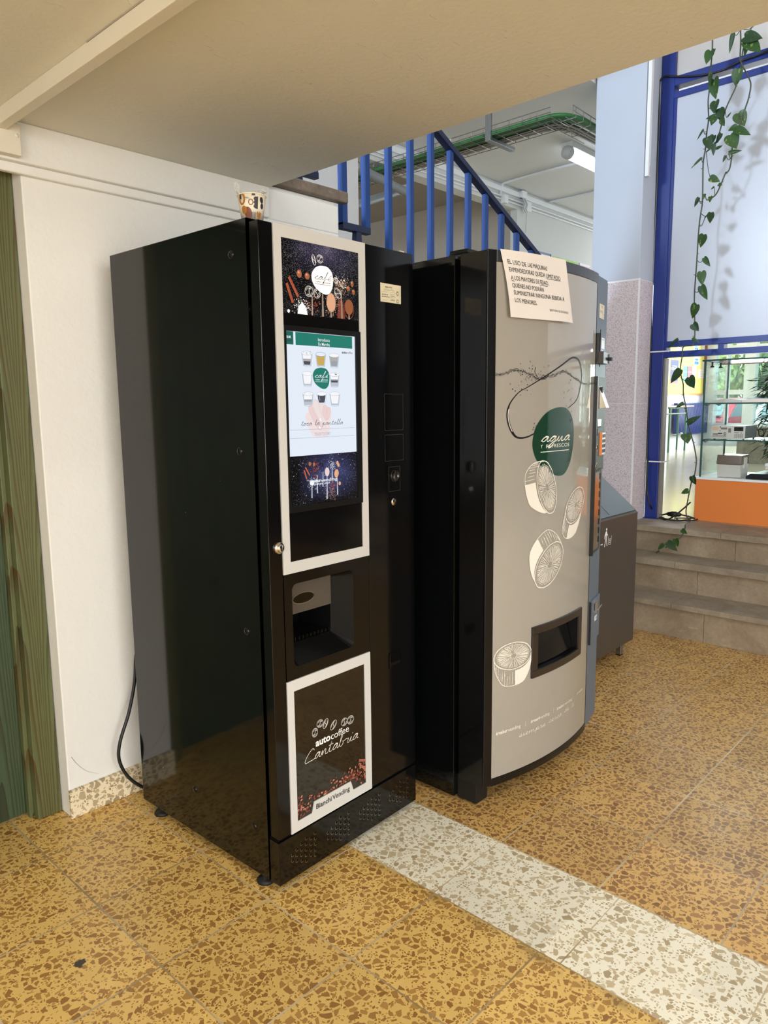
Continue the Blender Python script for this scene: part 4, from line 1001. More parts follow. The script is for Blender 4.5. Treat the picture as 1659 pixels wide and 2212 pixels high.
# rims
b = MB()
def shell(mb, u0, u1, z0, z1, o0, o1, mat, n=20):
    vs = []
    for i in range(n+1):
        u = u0+(u1-u0)*i/n; vs += [A2(u, z0, o1), A2(u, z1, o1), A2(u, z1, o0), A2(u, z0, o0)]
    fs = []
    for i in range(n):
        for k in range(4): fs.append((4*i+k, 4*i+4+k, 4*i+4+(k+1) % 4, 4*i+(k+1) % 4))
    mb.add(vs, fs+[(0, 1, 2, 3), (4*n+3, 4*n+2, 4*n+1, 4*n)], mat)
shell(b, US, -.353, .100, 1.832, -.006, .003, 'black_satin', 4)
b.build('left_rim', dd, do, bevel=.0015)
b = MB(); shell(b, -.353, .268, 1.797, 1.832, -.006, .004, 'rim_grey'); b.build('top_rim', dd, do, bevel=.002)
b = MB(); shell(b, -.353, .262, .096, .124, -.006, .003, 'black_satin'); shell(b, .262, .270, .10, 1.82, -.012, .0015, 'black_matt', 2); b.build('bottom_rim', dd, do, bevel=.002)
# printed glass
b = MB(); g0, g1 = -.352, .261
gu = sorted(set([g0+(OP[0]-.0-g0)*i/8 for i in range(9)]+[OP[0]+(OP[1]-OP[0])*i/12 for i in range(13)]+[OP[1]+(g1-OP[1])*i/6 for i in range(7)]))
gz = [.124, OP[2], OP[3], 1.797]
for i in range(len(gu)-1):
    for j in range(3):
        if j == 1 and OP[0]-1e-6 <= gu[i] < OP[1]-1e-6: continue
        b.add([A2(gu[i], gz[j], .001), A2(gu[i+1], gz[j], .001), A2(gu[i+1], gz[j+1], .001), A2(gu[i], gz[j+1], .001)], [(0, 1, 2, 3)], 'cream', True)
T = lambda u, v, o: A2(u, v, .0012+o)
# glass outline, floating blob
BT = spline([(.012,1.353),(.078,1.382),(.109,1.432),(.114,1.476),(.094,1.511),(.06,1.524),(.022,1.52),(-.038,1.495),(-.136,1.455),(-.214,1.423),(-.256,1.405),(-.29,1.374),(-.303,1.346),(-.301,1.317),(-.288,1.288),(-.268,1.267),(-.242,1.261),(-.21,1.264),(-.175,1.275)], 6)
b.ribbon(BT, .0052, 'black_ink', T, .0006, wf=lambda t: .45+.75*abs(math.sin(t*6.0)))
b.ribbon([(u+.003, v+.002) for u, v in BT[66:92]], .008, 'black_ink', T, .0007, wf=lambda t: math.sin(t*3.14)*.9+.1)
b.ribbon([(u+.004, v-.001) for u, v in BT[70:86]], .0022, 'white_ink', T, .0009)
b.ribbon([(u-.004, v-.002) for u, v in BT[8:30]], .0030, 'grey_ink', T, .0005)
# splash line and droplets
SPL = [(-.357,1.46),(-.324,1.462),(-.296,1.469),(-.277,1.475),(-.247,1.473),(-.223,1.467),(-.199,1.462),(-.171,1.451),(-.142,1.449),(-.117,1.457),(-.072,1.464),(-.03,1.474),(.008,1.471),(.042,1.46),(.088,1.447),(.141,1.436),(.20,1.438),(.250,1.442)]
rn = random.Random(4)
for k in range(5):
    am = (.0012, .004, .006, .005, .007)[k]
    pts = [(u+rn.uniform(-.003, .003), v+rn.uniform(-am, am)) for u, v in spline(SPL, 4)]
    b.ribbon(pts, .0011 if k else .0016, 'grey_ink' if k % 2 else 'black_ink', T, .0005+k*.00002, 2, wf=lambda t: .5+.7*abs(math.sin(t*41)))
for _ in range(90):
    c = rn.choice([(-.245, 1.43, .030, .022), (-.245, 1.43, .030, .022), (-.20, 1.48, .05, .014), (.0, 1.47, .07, .018), (-.17, 1.455, .03, .01), (.04, 1.40, .04, .03), (-.20, 1.27, .022, .016)])
    u, v = rn.gauss(c[0], c[2]), rn.gauss(c[1], c[3]); r = rn.uniform(.0008, .0026)
    if -.35 < u < .25: (b.flat(ell(u, v, r, r*.9, 0, 7), 'black_ink', T, .0006) if rn.random() < .6 else b.ribbon(ell(u, v, r*1.4, r*1.3, 0, 10), .0008, 'black_ink', T, .0006, closed=True))
for q in ([(-.168, 1.455), (-.182, 1.470), (-.178, 1.486)], [(-.15, 1.452), (-.14, 1.462), (-.125, 1.455)], [(-.19, 1.458), (-.16, 1.448), (-.13, 1.452), (-.11, 1.462)]): b.ribbon(q, .0022, 'black_ink', T, .0007, 4)
# green emblem
BL = spline([(-.036,1.357),(.006,1.351),(.041,1.325),(.058,1.285),(.057,1.225),(.04,1.174),(.009,1.136),(-.029,1.124),(-.08,1.134),(-.132,1.157),(-.166,1.186),(-.184,1.217),(-.188,1.247),(-.178,1.284),(-.155,1.314),(-.12,1.339),(-.081,1.352)], 4, True)
b.blob(BL, 'green_ink', T, .0010, 6)
script(b, 'agua', -.147, .029, 1.2445, .0165, .0030, 'cream_ink', T, .0016, .35)
put_text(b, 'Y', -.147, -.136, 1.2235, .0120, 'cream_ink', T, .0014); put_text(b, 'REFRESCOS', -.117, .026, 1.2230, .0120, 'cream_ink', T, .0014)
b.rect(-.147, .024, 1.2095, 1.2118, 'cream_ink', T, .0014, 6)
def citrus(cu, cv, A, B, d, seed, grow=1.0):
    """halved citrus fruit: cut face ellipse with segments, rind behind it in direction d"""
    rn = random.Random(seed)
    E = lambda k, t: (cu+k*(A[0]*math.cos(t)+B[0]*math.sin(t)), cv+k*(A[1]*math.cos(t)+B[1]*math.sin(t)))
    N = 44; tt = [2*math.pi*i/N for i in range(N)]
    b.ribbon([E(1+.012*rn.uniform(-1, 1), t) for t in tt], .0026, 'cream_ink', T, .0020, closed=True)
    b.ribbon([E(.975+.015*rn.uniform(-1, 1), t) for t in tt], .0012, 'cream_ink', T, .0020, closed=True)
    S_ = 9; ph = rn.uniform(0, 1)
    for k in range(S_):
        t0 = 2*math.pi*(k+ph)/S_+.05; t1 = 2*math.pi*(k+1+ph)/S_-.05
        arcp = [E(.84, t0+(t1-t0)*i/6) for i in range(7)]
        b.ribbon([E(.14, t0+.2)]+arcp+[E(.14, t1-.2)], .0014, 'cream_ink', T, .0021, 2)
        for i in range(6):
            t = t0+(t1-t0)*(i+.6)/6.2; k0 = rn.uniform(.14, .42); pts = [E(k0+(.8-k0)*j/3, t+rn.uniform(-.035, .035)) for j in range(4)]
            b.ribbon(pts, .0019, 'cream_ink', T, .0021, 2, wf=lambda q: .4+.9*q)
    # rind silhouette
    sil = []
    for t in tt:
        p = E(1, t); n_ = (math.cos(t)*(A[0])+math.sin(t)*B[0], math.cos(t)*A[1]+math.sin(t)*B[1])
        dot = n_[0]*d[0]+n_[1]*d[1]; k = max(0, min(1, dot/(math.hypot(*n_)*math.hypot(*d)+1e-9)*1.6))
        sil.append((t, k))
    st = [t for t, k in sil if k > 0]
    # contiguous run
    i0 = next(i for i in range(N) if sil[i][1] > 0 and sil[i-1][1] == 0); run = []
    i = i0
    while sil[i % N][1] > 0 and len(run) < N: run.append(sil[i % N]); i += 1
    base = [E(1.0, t) for t, k in run]; outer = [(p[0]+d[0]*min(1, k**.6), p[1]+d[1]*min(1, k**.6)) for p, (t, k) in zip(base, run)]
    b.ribbon(outer, .0024, 'cream_ink', T, .0020)
    L = len(run)
    vs = []; lo = int(L*.5)
    for p, q in zip(base[lo:], outer[lo:]): vs += [T(p[0]+(q[0]-p[0])*.12, p[1]+(q[1]-p[1])*.12, .0019), T(*q, .0019)]
    b.add(vs, [(2*i, 2*i+1, 2*i+3, 2*i+2) for i in range(len(vs)//2-1)], 'cream_ink')
    for j in range(60):
        i = rn.randrange(1, lo+2); p, q = base[i], outer[i]; a0 = rn.uniform(.05, .6); a1 = min(1, a0+rn.uniform(.15, .5))
        b.ribbon([(p[0]+(q[0]-p[0])*a0, p[1]+(q[1]-p[1])*a0), (p[0]+(q[0]-p[0])*a1+rn.uniform(-.002, .002), p[1]+(q[1]-p[1])*a1)], .0014, 'cream_ink', T, .0019)
citrus(-.108, 1.091, (.034, -.090), (.045, .018), (-.058, -.006), 1)
citrus(.088, 1.010, (.062, .052), (-.046, .034), (-.020, -.052), 2)
citrus(-.083, .822, (.070, .064), (-.046, .040), (-.036, .050), 3)
citrus(-.262, .537, (.086, -.006), (.004, .046), (.000, -.058), 4)
for u0, u1, c, t1, t2 in ((-.335, -.223, .0125, 'áreabur', 'vending'), (-.171, -.064, .0115, 'áreas4', 'vending'), (-.015, .104, .0110, 'áreabur', 'vending')):
    mid = u0+(u1-u0)*.46
    put_text(b, t1, u0, mid-.0005, .274, c, 'cream_ink', T, .0012, bold=.02); put_text(b, t2, mid+.0015, u1, .274, c, 'cream_ink', T, .0012)
put_text(b, 'áreabur', .150, .215, .278, .0105, 'cream_ink', T, .0012)
for u in (-.198, -.039): b.rect(u-.0006, u+.0006, .270, .288, 'cream_ink', T, .0012)
script(b, 'siempre', -.230, -.088, .240, .0085, .0013, 'cream_ink', T); script(b, 'cerca', -.070, .020, .243, .0085, .0013, 'cream_ink', T); script(b, 'de ti', .040, .125, .246, .0085, .0013, 'cream_ink', T)
b.build('printed_glass', dd, do)['label'] = 'pale grey glass front printed with a green emblem, bottle outline and white citrus halves'
# delivery opening
b = MB()
for u0, u1, z0, z1 in ((-.176, .168, OP[3], .618), (-.176, .168, .436, OP[2]), (-.176, OP[0], OP[2], OP[3]), (OP[1], .168, OP[2], OP[3])): shell(b, u0, u1, z0, z1, -.002, .008, 'brown_plastic', 12 if u1-u0 > .2 else 2)
df = b.build('delivery_frame', dd, do, bevel=.002)
b = MB(); n = 10
for z, k in ((OP[2], 0), (OP[3], 1)):
    vs = []
    for i in range(n+1):
        u = OP[0]+(OP[1]-OP[0])*i/n; p = A2(u, z, -.002); vs += [p, (p[0], 1.44, z)]
    b.add(vs, [(2*i, 2*i+1, 2*i+3, 2*i+2) for i in range(n)], 'black_satin')
for u in (OP[0], OP[1]):
    p = A2(u, 0, -.002); b.add([(p[0], p[1], OP[2]), (p[0], 1.44, OP[2]), (p[0], 1.44, OP[3]), (p[0], p[1], OP[3])], [(0, 1, 2, 3)], 'black_satin')
p, q = A2(OP[0], 0, 0), A2(OP[1], 0, 0); b.add([(p[0], 1.44, OP[2]), (q[0], 1.44, OP[2]), (q[0], 1.44, OP[3]), (p[0], 1.44, OP[3])], [(0, 1, 2, 3)], 'void')
vs = []
for i in range(n+1):
    u = OP[0]+(OP[1]-OP[0])*i/n; a, c = A2(u, OP[2]+.004, -.02), A2(u, OP[3]-.004, -.05); vs += [a, c]
b.add(vs, [(2*i, 2*i+2, 2*i+3, 2*i+1) for i in range(n)], 'black_clean', True)
b.build('delivery_hatch', df, do)
# payment side: flat panel that carries on from the bow
pa, pb = Vector((*A2(.270, 0, -.001)[:2], 0)), Vector((*CT, 0)); du = (pb-pa).normalized(); nu = Vector((du.y, -du.x, 0)); PL = (pb-pa).length
def C2(u, v, o): p = pa+du*u+nu*o; return (p.x, p.y, v)
def cbox(mb, u0, u1, v0, v1, o0, o1, mat): mb.obox(C2((u0+u1)/2, (v0+v1)/2, (o0+o1)/2), du, nu, (0, 0, 1), (u1-u0)/2, (o1-o0)/2, (v1-v0)/2, mat)
b = MB(); cbox(b, 0, PL, .10, 1.822, -.006, .002, 'silver'); pan = b.build('payment_panel', dm, do, bevel=.002)
b = MB(); cbox(b, -.010, .100, .80, 1.125, .002, .014, 'silver_green'); cbox(b, -.010, .132, 1.115, 1.463, .002, .014, 'silver_green'); cbox(b, -.018, -.010, .795, 1.466, .0, .016, 'black_satin'); con = b.build('console', pan, do, bevel=.0015)
b = MB(); cbox(b, .040, .118, 1.681, 1.732, .002, .0028, 'sticker')
Q = lambda u, v, o: C2(u, v, .0029+o)
for v in (1.724, 1.719, 1.706, 1.701): b.rect(.060 if v > 1.71 else .045, .095, v, v+.002, 'grey_ink', Q, .0002)
b.ribbon([(.09, 1.686), (.11, 1.686), (.11, 1.697), (.09, 1.697)], .002, 'grey_ink', Q, .0002, closed=True); b.build('price_sticker', pan, do)
b = MB(); cbox(b, .0, .036, 1.516, 1.622, .002, .014, 'black_satin'); cbox(b, .004, .008, 1.50, 1.635, .014, .017, 'black_matt'); cbox(b, .0, .088, 1.512, 1.556, .002, .030, 'brown_plastic'); cbox(b, .088, .104, 1.515, 1.550, .008, .034, 'silver'); cbox(b, .080, .106, 1.526, 1.538, .030, .042, 'black_matt'); b.build('card_reader', pan, do, bevel=.0015)
b = MB(); cbox(b, .070, .135, 1.556, 1.612, .002, .004, 'white')
Q3 = lambda u, v, o: C2(u, v, .0042+o)
b.rect(.072, .133, 1.556, 1.572, 'blue_dark', Q3, .0002, 1); put_text(b, '50', .078, .110, 1.559, .009, 'white_ink', Q3, .0005); b.ribbon([(.075, 1.605), (.130, 1.605)], .002, 'grey_ink', Q3, .0003); b.build('instruction_card', pan, do)
# coin funnel, display, keypad, selection strip on the console
b = MB(); v0, v1 = 1.352, 1.432
P_ = [C2(.006, v1, .014), C2(.056, v1, .014), C2(.056, v0, .044), C2(.006, v0, .044), C2(.006, v0-.004, .014), C2(.056, v0-.004, .014)]
b.add(P_, [(0, 1, 2, 3), (0, 3, 4), (1, 5, 2), (3, 2, 5, 4)], 'chrome'); cbox(b, .024, .036, 1.39, 1.428, .015, .024, 'black_matt'); b.build('coin_funnel', con, do)
b = MB(); cbox(b, .006, .072, 1.278, 1.309, .014, .0145, 'black_clean'); cbox(b, .012, .066, 1.283, 1.304, .0145, .015, 'white'); b.build('display', con, do)
b = MB(); cbox(b, .056, .116, 1.174, 1.257, .014, .022, 'white'); cbox(b, .052, .056, 1.172, 1.259, .014, .023, 'orange')
for i in range(3):
    for j in range(4): cbox(b, .063+.018*i, .073+.018*i, 1.182+.019*j, 1.194+.019*j, .022, .0235, 'device_dark')
b.build('keypad', con, do)
for v in (1.205, 1.135):
    b = MB(); vs = [C2(.004+.011*math.cos(a), v+.012*math.sin(a), .0155) for a in [2*math.pi*k/14 for k in range(14)]]; b.add(vs, [tuple(range(14))], 'black_clean')
    b.tube([C2(.004+.011*math.cos(a), v+.012*math.sin(a), .0150) for a in [2*math.pi*k/14 for k in range(15)]], .0014, 'chrome', 5); b.build('coin_button', con, do)
b = MB(); cbox(b, -.002, .010, 1.248, 1.275, .014, .016, 'black_matt'); b.build('coin_slot', con, do)
b = MB(); cbox(b, -.006, .070, .815, 1.110, .014, .0150, 'chrome')
for i in range(8): cbox(b, .073, .084, .835+.035*i, .858+.035*i, .014, .0175, 'black_satin')
b.ribbon(rrect(-.008, .088, .808, 1.115, .01), .003, 'black_satin', lambda u, v, o: C2(u, v, .0146+o), .0006, closed=True); b.build('selection_strip', con, do)['label'] = 'mirror-like selection strip with a column of black buttons'
b = MB(); cbox(b, .012, PL-.006, .437, .606, .002, .010, 'silver'); cbox(b, .010, .014, .435, .607, .0, .011, 'black_matt'); lk = b.build('cash_door', pan, do, bevel=.001)
b = MB(); cbox(b, .070, .100, .56, .588, .010, .012, 'black_satin'); cbox(b, .086, .100, .545, .596, .010, .018, 'chrome'); b.tube([C2(.088, .552, .016), C2(.125, .572, .026)], .003, 'chrome', 8); cbox(b, .080, .112, .515, .534, .010, .012, 'white'); cbox(b, .088, .104, .520, .530, .012, .0125, 'grey_ink'); b.build('lock_handle', lk, do)
b = MB().prism([(1.935, 1.50), (1.985, 1.40), (2.04, 1.40), (2.04, 1.52)], 1.832, 1.842, 'black_satin').box(1.985, 2.035, 1.41, 1.44, 1.842, 1.850, 'chrome').box(1.94, 2.03, 1.43, 1.50, 1.842, 1.855, 'black_satin'); b.build('hinge', dm, do, bevel=.002)

# taped notice over the top of the front
PWD, PHT = .308, .200
def N2(p, q, o):
    lift = .0070+.012*(q/PHT)**1.5+.002*math.sin(p*21+q*13); sk = .033*q/PHT+.006*math.sin(q/PHT*3.1)*math.exp(-p*9)
    return A2(-.3435+p+sk, 1.834-q-.0005*math.sin(p*18), lift+o)
b = MB(); nx, ny = 16, 12
for face in (0, .0006):
    vs = [N2(PWD*i/nx, PHT*j/ny, face) for j in range(ny+1) for i in range(nx+1)]
    b.add(vs, [(j*(nx+1)+i, j*(nx+1)+i+1, (j+1)*(nx+1)+i+1, (j+1)*(nx+1)+i) for j in range(ny) for i in range(nx)], 'paper', True)
Z_ = lambda u, v, o: N2(u, -v, .0006+o)
def line(txt, p0, p1, q, cap=.0130, shear=0.0, bold=.0): put_text(b, txt, p0, p1, -q-cap/2, cap, 'black_ink', Z_, .0012, shear, bold, -.003)
line('EL USO DE', .018, .096, .034); line('LAS MÁQUINAS', .103, .199, .036, shear=.18)
line('EXPENDEDORAS QUEDA', .018, .184, .057); line('LIMITADO', .190, .262, .0605)
line('A LOS MAYORES DE EDAD,', .020, .196, .081); line('QUIENES NO PODRÁN', .021, .167, .103)
line('SUMINISTRAR NINGUNA BEBIDA A', .023, .269, .1245); line('LOS MENORES.', .024, .125, .147); line('JEFATURA DE ESTUDIOS', .182, .282, .167, .0065)
b.ribbon([(.190, -.0700), (.263, -.0715)], .0014, 'black_ink', Z_, .0012); b.ribbon([(.020, -.0905), (.190, -.0940)], .0014, 'black_ink', Z_, .0012)
o_ = b.build('paper_notice', None, A2(-.19, 1.834, .004)); tag(o_, 'white printed notice in capitals taped over the top of the pale glass front', 'notice')

# ================================================================== waste bin
bn = thing('waste_bin', 'anthracite metal waste bin with sloping grey flap and a white tidy-man pictogram', 'bin', (3.5, 1.9, 0)); bo = (3.5, 1.9, 0)
BX0, BX1, BY0, BY1 = 3.19, 3.800, 1.658, 2.100
pr = [(BY0, .070), (BY1, .070), (BY1, 1.13), (BY0+.385, 1.105), (BY0, .784)]
b = MB().prism(pr, BX0, BX1, 'binm', lambda u, v, h: (h, u, v))
FB = F_xz(BY0)
body = b.build('body', bn, bo, bevel=.002)
b = MB(); s2 = math.sqrt(.5); ln = Vector((0, .385, .321)).normalized(); nr = Vector((0, -ln.z, ln.y)); c0 = Vector(((BX0+BX1)/2, BY0+.1925+.004, .9445+.0))
b.obox(c0+nr*.004, (1, 0, 0), ln, nr, (BX1-BX0)/2-.006, .240, .004, 'bin_top'); b.obox(c0+nr*.0086, (1, 0, 0), ln, nr, .0012, .23, .0005, 'binm'); b.build('flap', bn, bo, bevel=.0015)
b = MB()
for x, y in ((3.235, 1.69), (3.705, 1.69), (3.235, 2.06), (3.745, 2.06)):
    g = MB().box(x-.014, x+.014, y-.014, y+.014, .006, .075, 'steel').box(x-.0145, x+.0145, y-.0145, y+.0145, 0, .008, 'black_matt'); g.build('leg', bn, bo, bevel=.0015)
b = MB(); k = lambda q, m_='white_ink': b.flat(q, m_, FB, .0012)
k(ell(3.436, .737, .0062, .0075, 0, 14)); k([(3.428, .727), (3.440, .728), (3.444, .716), (3.452, .706), (3.450, .702), (3.440, .708), (3.438, .690), (3.449, .652), (3.443, .650), (3.433, .686), (3.420, .648), (3.414, .650), (3.427, .690), (3.426, .708), (3.419, .702), (3.417, .690), (3.413, .690), (3.415, .708)])
b.ribbon([(3.455, .701), (3.463, .656), (3.485, .654), (3.493, .698)], .0030, 'white_ink', FB, .0012); b.ribbon([(3.458, .684), (3.490, .682)], .002, 'white_ink', FB, .0012); b.ribbon([(3.466, .672), (3.472, .678), (3.482, .672), (3.478, .664), (3.468, .666)], .003, 'white_ink', FB, .0012)
for x in (3.378, 3.386, 3.394): k([(x-.0026, .663), (x+.0026, .663), (x+.0026, .669), (x-.0026, .669)])
b.build('pictogram', body, bo)['label'] = 'white figure dropping litter into a basket'
# ================================================================== blue framed glazing on the top step
GX = 4.97
gp = thing('glazed_partition', 'blue metal framed partition with a tall glossy white panel above an open lower bay', 'partition', (5.0, 1.0, ZL)); go = (5.0, 1.0, ZL)
YN = -1.3
MB().box(GX, 5.05, 2.035, 2.120, ZL, 4.15, 'blue_dark').box(GX+.004, 5.045, 2.016, 2.036, 1.70, 3.30, 'blue_dark').box(GX+.01, 5.04, 2.02, 2.036, ZL, 1.66, 'grey_ink').build('post', gp, go, bevel=.003)
MB().box(GX, 5.05, YN-.08, YN, ZL, 4.15, 'blue_dark').build('post', gp, go, bevel=.003)
MB().box(GX-.02, 5.07, 2.02, 2.125, ZL, ZL+.004, 'blue_dark').build('base_plate', gp, go)
for z0, z1 in ((3.368, 3.424), (3.292, 3.330), (1.733, 1.770), (1.664, 1.703)):
    MB().box(GX, 5.045, YN, 2.036, z0, z1, 'blue_dark').build('transom', gp, go, bevel=.002)
for y in (1.665, .55, -.5):
    for z0, z1 in ((3.33, 3.368), (1.703, 1.733)): MB().box(GX+.003, 5.04, y-.018, y+.018, z0, z1, 'blue_dark').build('spacer', gp, go)
MB().box(GX+.012, 5.02, YN, 2.018, 1.770, 3.292, 'panel').build('panel', gp, go)['label'] = 'tall glossy white panel catching leaf shadows'
MB().box(GX+.03, 5.03, YN, 2.036, 3.424, 4.14, 'pane_grey').build('upper_pane', gp, go)['label'] = 'grey frosted upper pane'

t = tag(None or MB().box(4.768, 4.800, 2.098, 2.122, 2.795, 4.1, 'white').box(4.790, 4.806, 2.098, 2.124, 2.80, 2.86, 'bead').build('wall_trunking', None, (4.785, 2.11, 2.8), bevel=.002), 'slim white trunking running down the pale pillar beside the blue post', 'trunking')

def px(o): return o
tag(MB().tube(spline([tuple(p) for p in [[4.955,1.409,3.4411],[4.955,1.483,3.3994],[4.955,1.6333,3.3892],[4.955,1.7118,3.3711],[4.955,1.7932,3.3686],[4.955,1.9059,3.3852],[4.955,2.0378,3.4205],[4.955,2.0921,3.439],[4.955,2.1185,3.4244],[4.955,2.1285,3.3772],[4.955,2.1242,3.0667],[4.965,2.1317,2.1946],[4.965,2.1189,1.7381],[4.965,2.1187,1.2709],[4.965,2.1147,1.0166],[4.945,2.0998,0.9544],[4.945,2.1013,0.8357],[4.945,2.0953,0.7485],[4.945,2.0671,0.655],[5.0716,2.0682,0.58],[4.9286,1.9535,0.58],[4.8983,1.8718,0.58],[4.9644,1.8284,0.58],[5.0324,1.8232,0.58]]], 4), .0062, 'wblack', 8).build('extension_cable'), 'long black cable tied along the blue post and trailing onto the top step', 'cable')
for i, z in enumerate((1.705, .965)):
    tag(MB().box(GX-.020, GX-.016, 2.0, 2.115, z-.004, z+.004, 'white').box(GX-.02, 5.06, 2.113, 2.117, z-.004, z+.004, 'white').box(GX-.02, 5.06, 1.998, 2.002, z-.004, z+.004, 'white').build('cable_tie', None, (GX, 2.06, z)), ('upper white cable tie round the blue post, level with the blue cross bars', 'lower white cable tie round the blue post, near the step')[i], 'cable tie', 'cable ties on the blue post')
L = [[[5.1435,2.1105,0.58],[5.1439,2.0651,0.58],[4.9698,1.9426,0.58],[5.203,1.9904,0.58],[5.6197,2.0833,0.58],[6.0574,2.184,0.58]],[[5.3383,2.1917,0.58],[5.4048,2.1759,0.58]],[[5.474,2.1174,0.58],[5.4238,2.0344,0.58],[5.3217,1.9302,0.58]],[[5.0991,1.99,0.58],[5.0956,1.909,0.58],[5.0851,1.8388,0.58]],[[5.23,2.001,0.58],[5.2921,1.9678,0.58],[5.2965,1.9169,0.58]]]
def looped(name, pts, lab, r=.0052): 
    return tag(MB().tube(spline([tuple(p) for p in pts], 5), r, 'wblack', 7).build(name), lab, 'cable')
q = [list(p) for p in L[0]]; q[3][2] = .60; q[4][2] = .64; q[5][2] = .70
a0 = L[0][3]; 
e0 = (4.93, a0[1]-.0, .585)
looped('loose_cable', [(4.955, 2.005, .578), (4.94, 1.985, .578), (4.925, 1.945, .576), (4.93, 1.90, .60), (4.945, 1.845, .655), (4.955, 1.80, .705)], 'stiff black cable end sticking up in front of the orange desk')
looped('loose_cable', [(5.02, 1.93, .577), (5.06, 1.87, .577), (5.09, 1.80, .577), (5.0, 1.79, .577), (4.95, 1.86, .577), (4.99, 1.90, .577)], 'flat coil of thin black cable beside the orange desk corner', .0045)
pl = thing('cable_connector', 'black in-line cable connector lying on the top step beside the blue post', 'connector', (5.02, 1.93, ZL))
P0, P1 = Vector((5.03, 1.985, .600)), Vector((5.03, 1.888, .603)); dv = (P1-P0)
b = MB(); b.tube([P0+dv*t for t in (0, .08, .1, .3, .32, .68, .7, .9, .92, 1)], .020, 'wblack', 12, [.5, .55, .75, .8, 1, 1, .8, .75, .55, .5]); b.build('connector_body', pl, (5.02, 1.93, ZL))
for q in ([(5.03, 1.985, .600), (5.035, 2.03, .585), (5.06, 2.10, .578)], [(5.03, 1.888, .603), (5.04, 1.84, .595), (5.05, 1.80, .582)]): MB().tube(q, .0055, 'wblack', 8).build('cord', pl, (5.02, 1.93, ZL))

# ---------------------------------------------------------------- hanging pothos
HALF = [(0, .03), (-.07, .13), (-.085, .26), (-.02, .40), (.10, .485), (.25, .50), (.42, .455), (.58, .365), (.74, .245), (.88, .11), (1.0, 0.0)]
def leaf(mb, base, tip, w, seed, mat, nrm=(-1, 0, 0)):
    rn = random.Random(seed); base, tip = Vector(base), Vector(tip); ax = tip-base; L_ = ax.length; ax.normalize()
    n0 = Vector(nrm)+Vector((0, rn.uniform(-.35, .35), rn.uniform(-.1, .45))); sd = ax.cross(n0).normalized(); n0 = sd.cross(ax).normalized()
    W_ = L_*max(w, .12)*1.0; fold = rn.uniform(.10, .32)*(1.6 if w < .4 else 1); curl = rn.uniform(.02, .14)*L_
    vs = []; mid = []; 
    for u, h in HALF: mid.append(base+ax*L_*max(u, 0)-n0*curl*(u*u))
    for s_ in (1, -1):
        o = len(mb.v); vs = []; fs = []
        for (u, h), c in zip(HALF, mid): 
            for k in (0, .5, 1.0): vs.append((c if u >= 0 else base+ax*L_*u*k)+sd*(s_*h*W_*k)+n0*(fold*h*W_*k*(1.15-.35*k)))
        for i in range(len(HALF)-1):
            for k in (0, 1):
                f = (3*i+k, 3*i+k+1, 3*i+k+4, 3*i+k+3); fs.append(f if s_ > 0 else f[::-1])
        mb.add(vs, fs, mat, True)
VX = 4.77
def vine(name, label, stems, leaves, seed, extra=(), tail=()):
    st0 = stems[0][0]; org = (VX, st0[0], st0[1]); t = thing(name, label, 'plant', org, 0, 'pothos strands hanging in front of the glazing')
    b = MB(); rn = random.Random(seed); pts3 = []
    for s_ in stems:
        p = [(VX+.012*math.sin(i*.9+seed), a, c) for i, (a, c) in enumerate(s_)]; pts3 += p
        b.tube(spline(p, 4), .0040, 'stem', 6)
        for i in range(0, len(p), 2): b.tube([p[i], (p[i][0]-.004, p[i][1]+rn.choice((-1, 1))*.012, p[i][2]+.004)], .0016, 'stem', 4)
    if tail: b.tube(spline([tuple(p) for p in tail], 4), .0036, 'stem', 6)
    b2 = MB()
    for i, (y0, z0, y1, z1, w, *xx) in enumerate(leaves):
        x = (xx[0] if xx else VX-.012-.02*rn.random()); mat = 'leaf' if rn.random() < .6 else 'leaf_back'
        leaf(b2, (x, y0, z0), (x-rn.uniform(-.02, .02), y1, z1), w, seed*100+i, mat)
        if not xx:
            n_ = min(pts3, key=lambda p: (p[1]-y0)**2+(p[2]-z0)**2*1.0+(0 if p[2] > z0-.06 else .01)); c = Vector(n_); e = Vector((x, y0, z0))
            if (c-e).length < .22: mm = (c+e)/2-Vector((0, 0, .02)); b.tube(spline([tuple(c), tuple(mm), tuple(e)], 4), .0021, 'stem', 5)
        else:
            n_ = min([Vector(p) for p in tail], key=lambda p: (p-Vector((x, y0, z0))).length); b.tube([n_, (x, y0, z0)], .0018, 'stem', 5)
    b.build('stem', t, org); b2.build('foliage', t, org)
def long_path(): 
    p = [tuple(q) for q in [[1.7441,3.516],[1.7403,3.4243],[1.7417,3.342],[1.7431,3.2843],[1.7381,3.2036],[1.7427,3.1503],[1.7439,3.1044],[1.7417,3.0447],[1.7491,2.9744],[1.7479,2.9315],[1.7461,2.8713],[1.752,2.8125],[1.7539,2.7612],[1.7554,2.7023],[1.7545,2.5758],[1.7615,2.5102],[1.7648,2.4367],[1.7635,2.3418],[1.7624,2.2654],[1.7641,2.2318],[1.7702,2.1442],[1.776,2.0491],[1.773,1.9593],[1.763,1.8546],[1.7554,1.7705],[1.7636,1.7222],[1.7774,1.716],[1.8269,1.712],[1.8347,1.6487],[1.8422,1.5778],[1.8287,1.5201],[1.8122,1.4767],[1.8056,1.412],[1.7875,1.3327],[1.7765,1.2535],[1.7623,1.1813],[1.7373,1.1095],[1.7157,1.0304],[1.7063,0.9834],[1.713,0.9029],[1.7266,0.8875],[1.7384,0.8353],[1.7555,0.7379],[1.7632,0.6702],[1.7542,0.6337]]]; return p
VL = long_path()
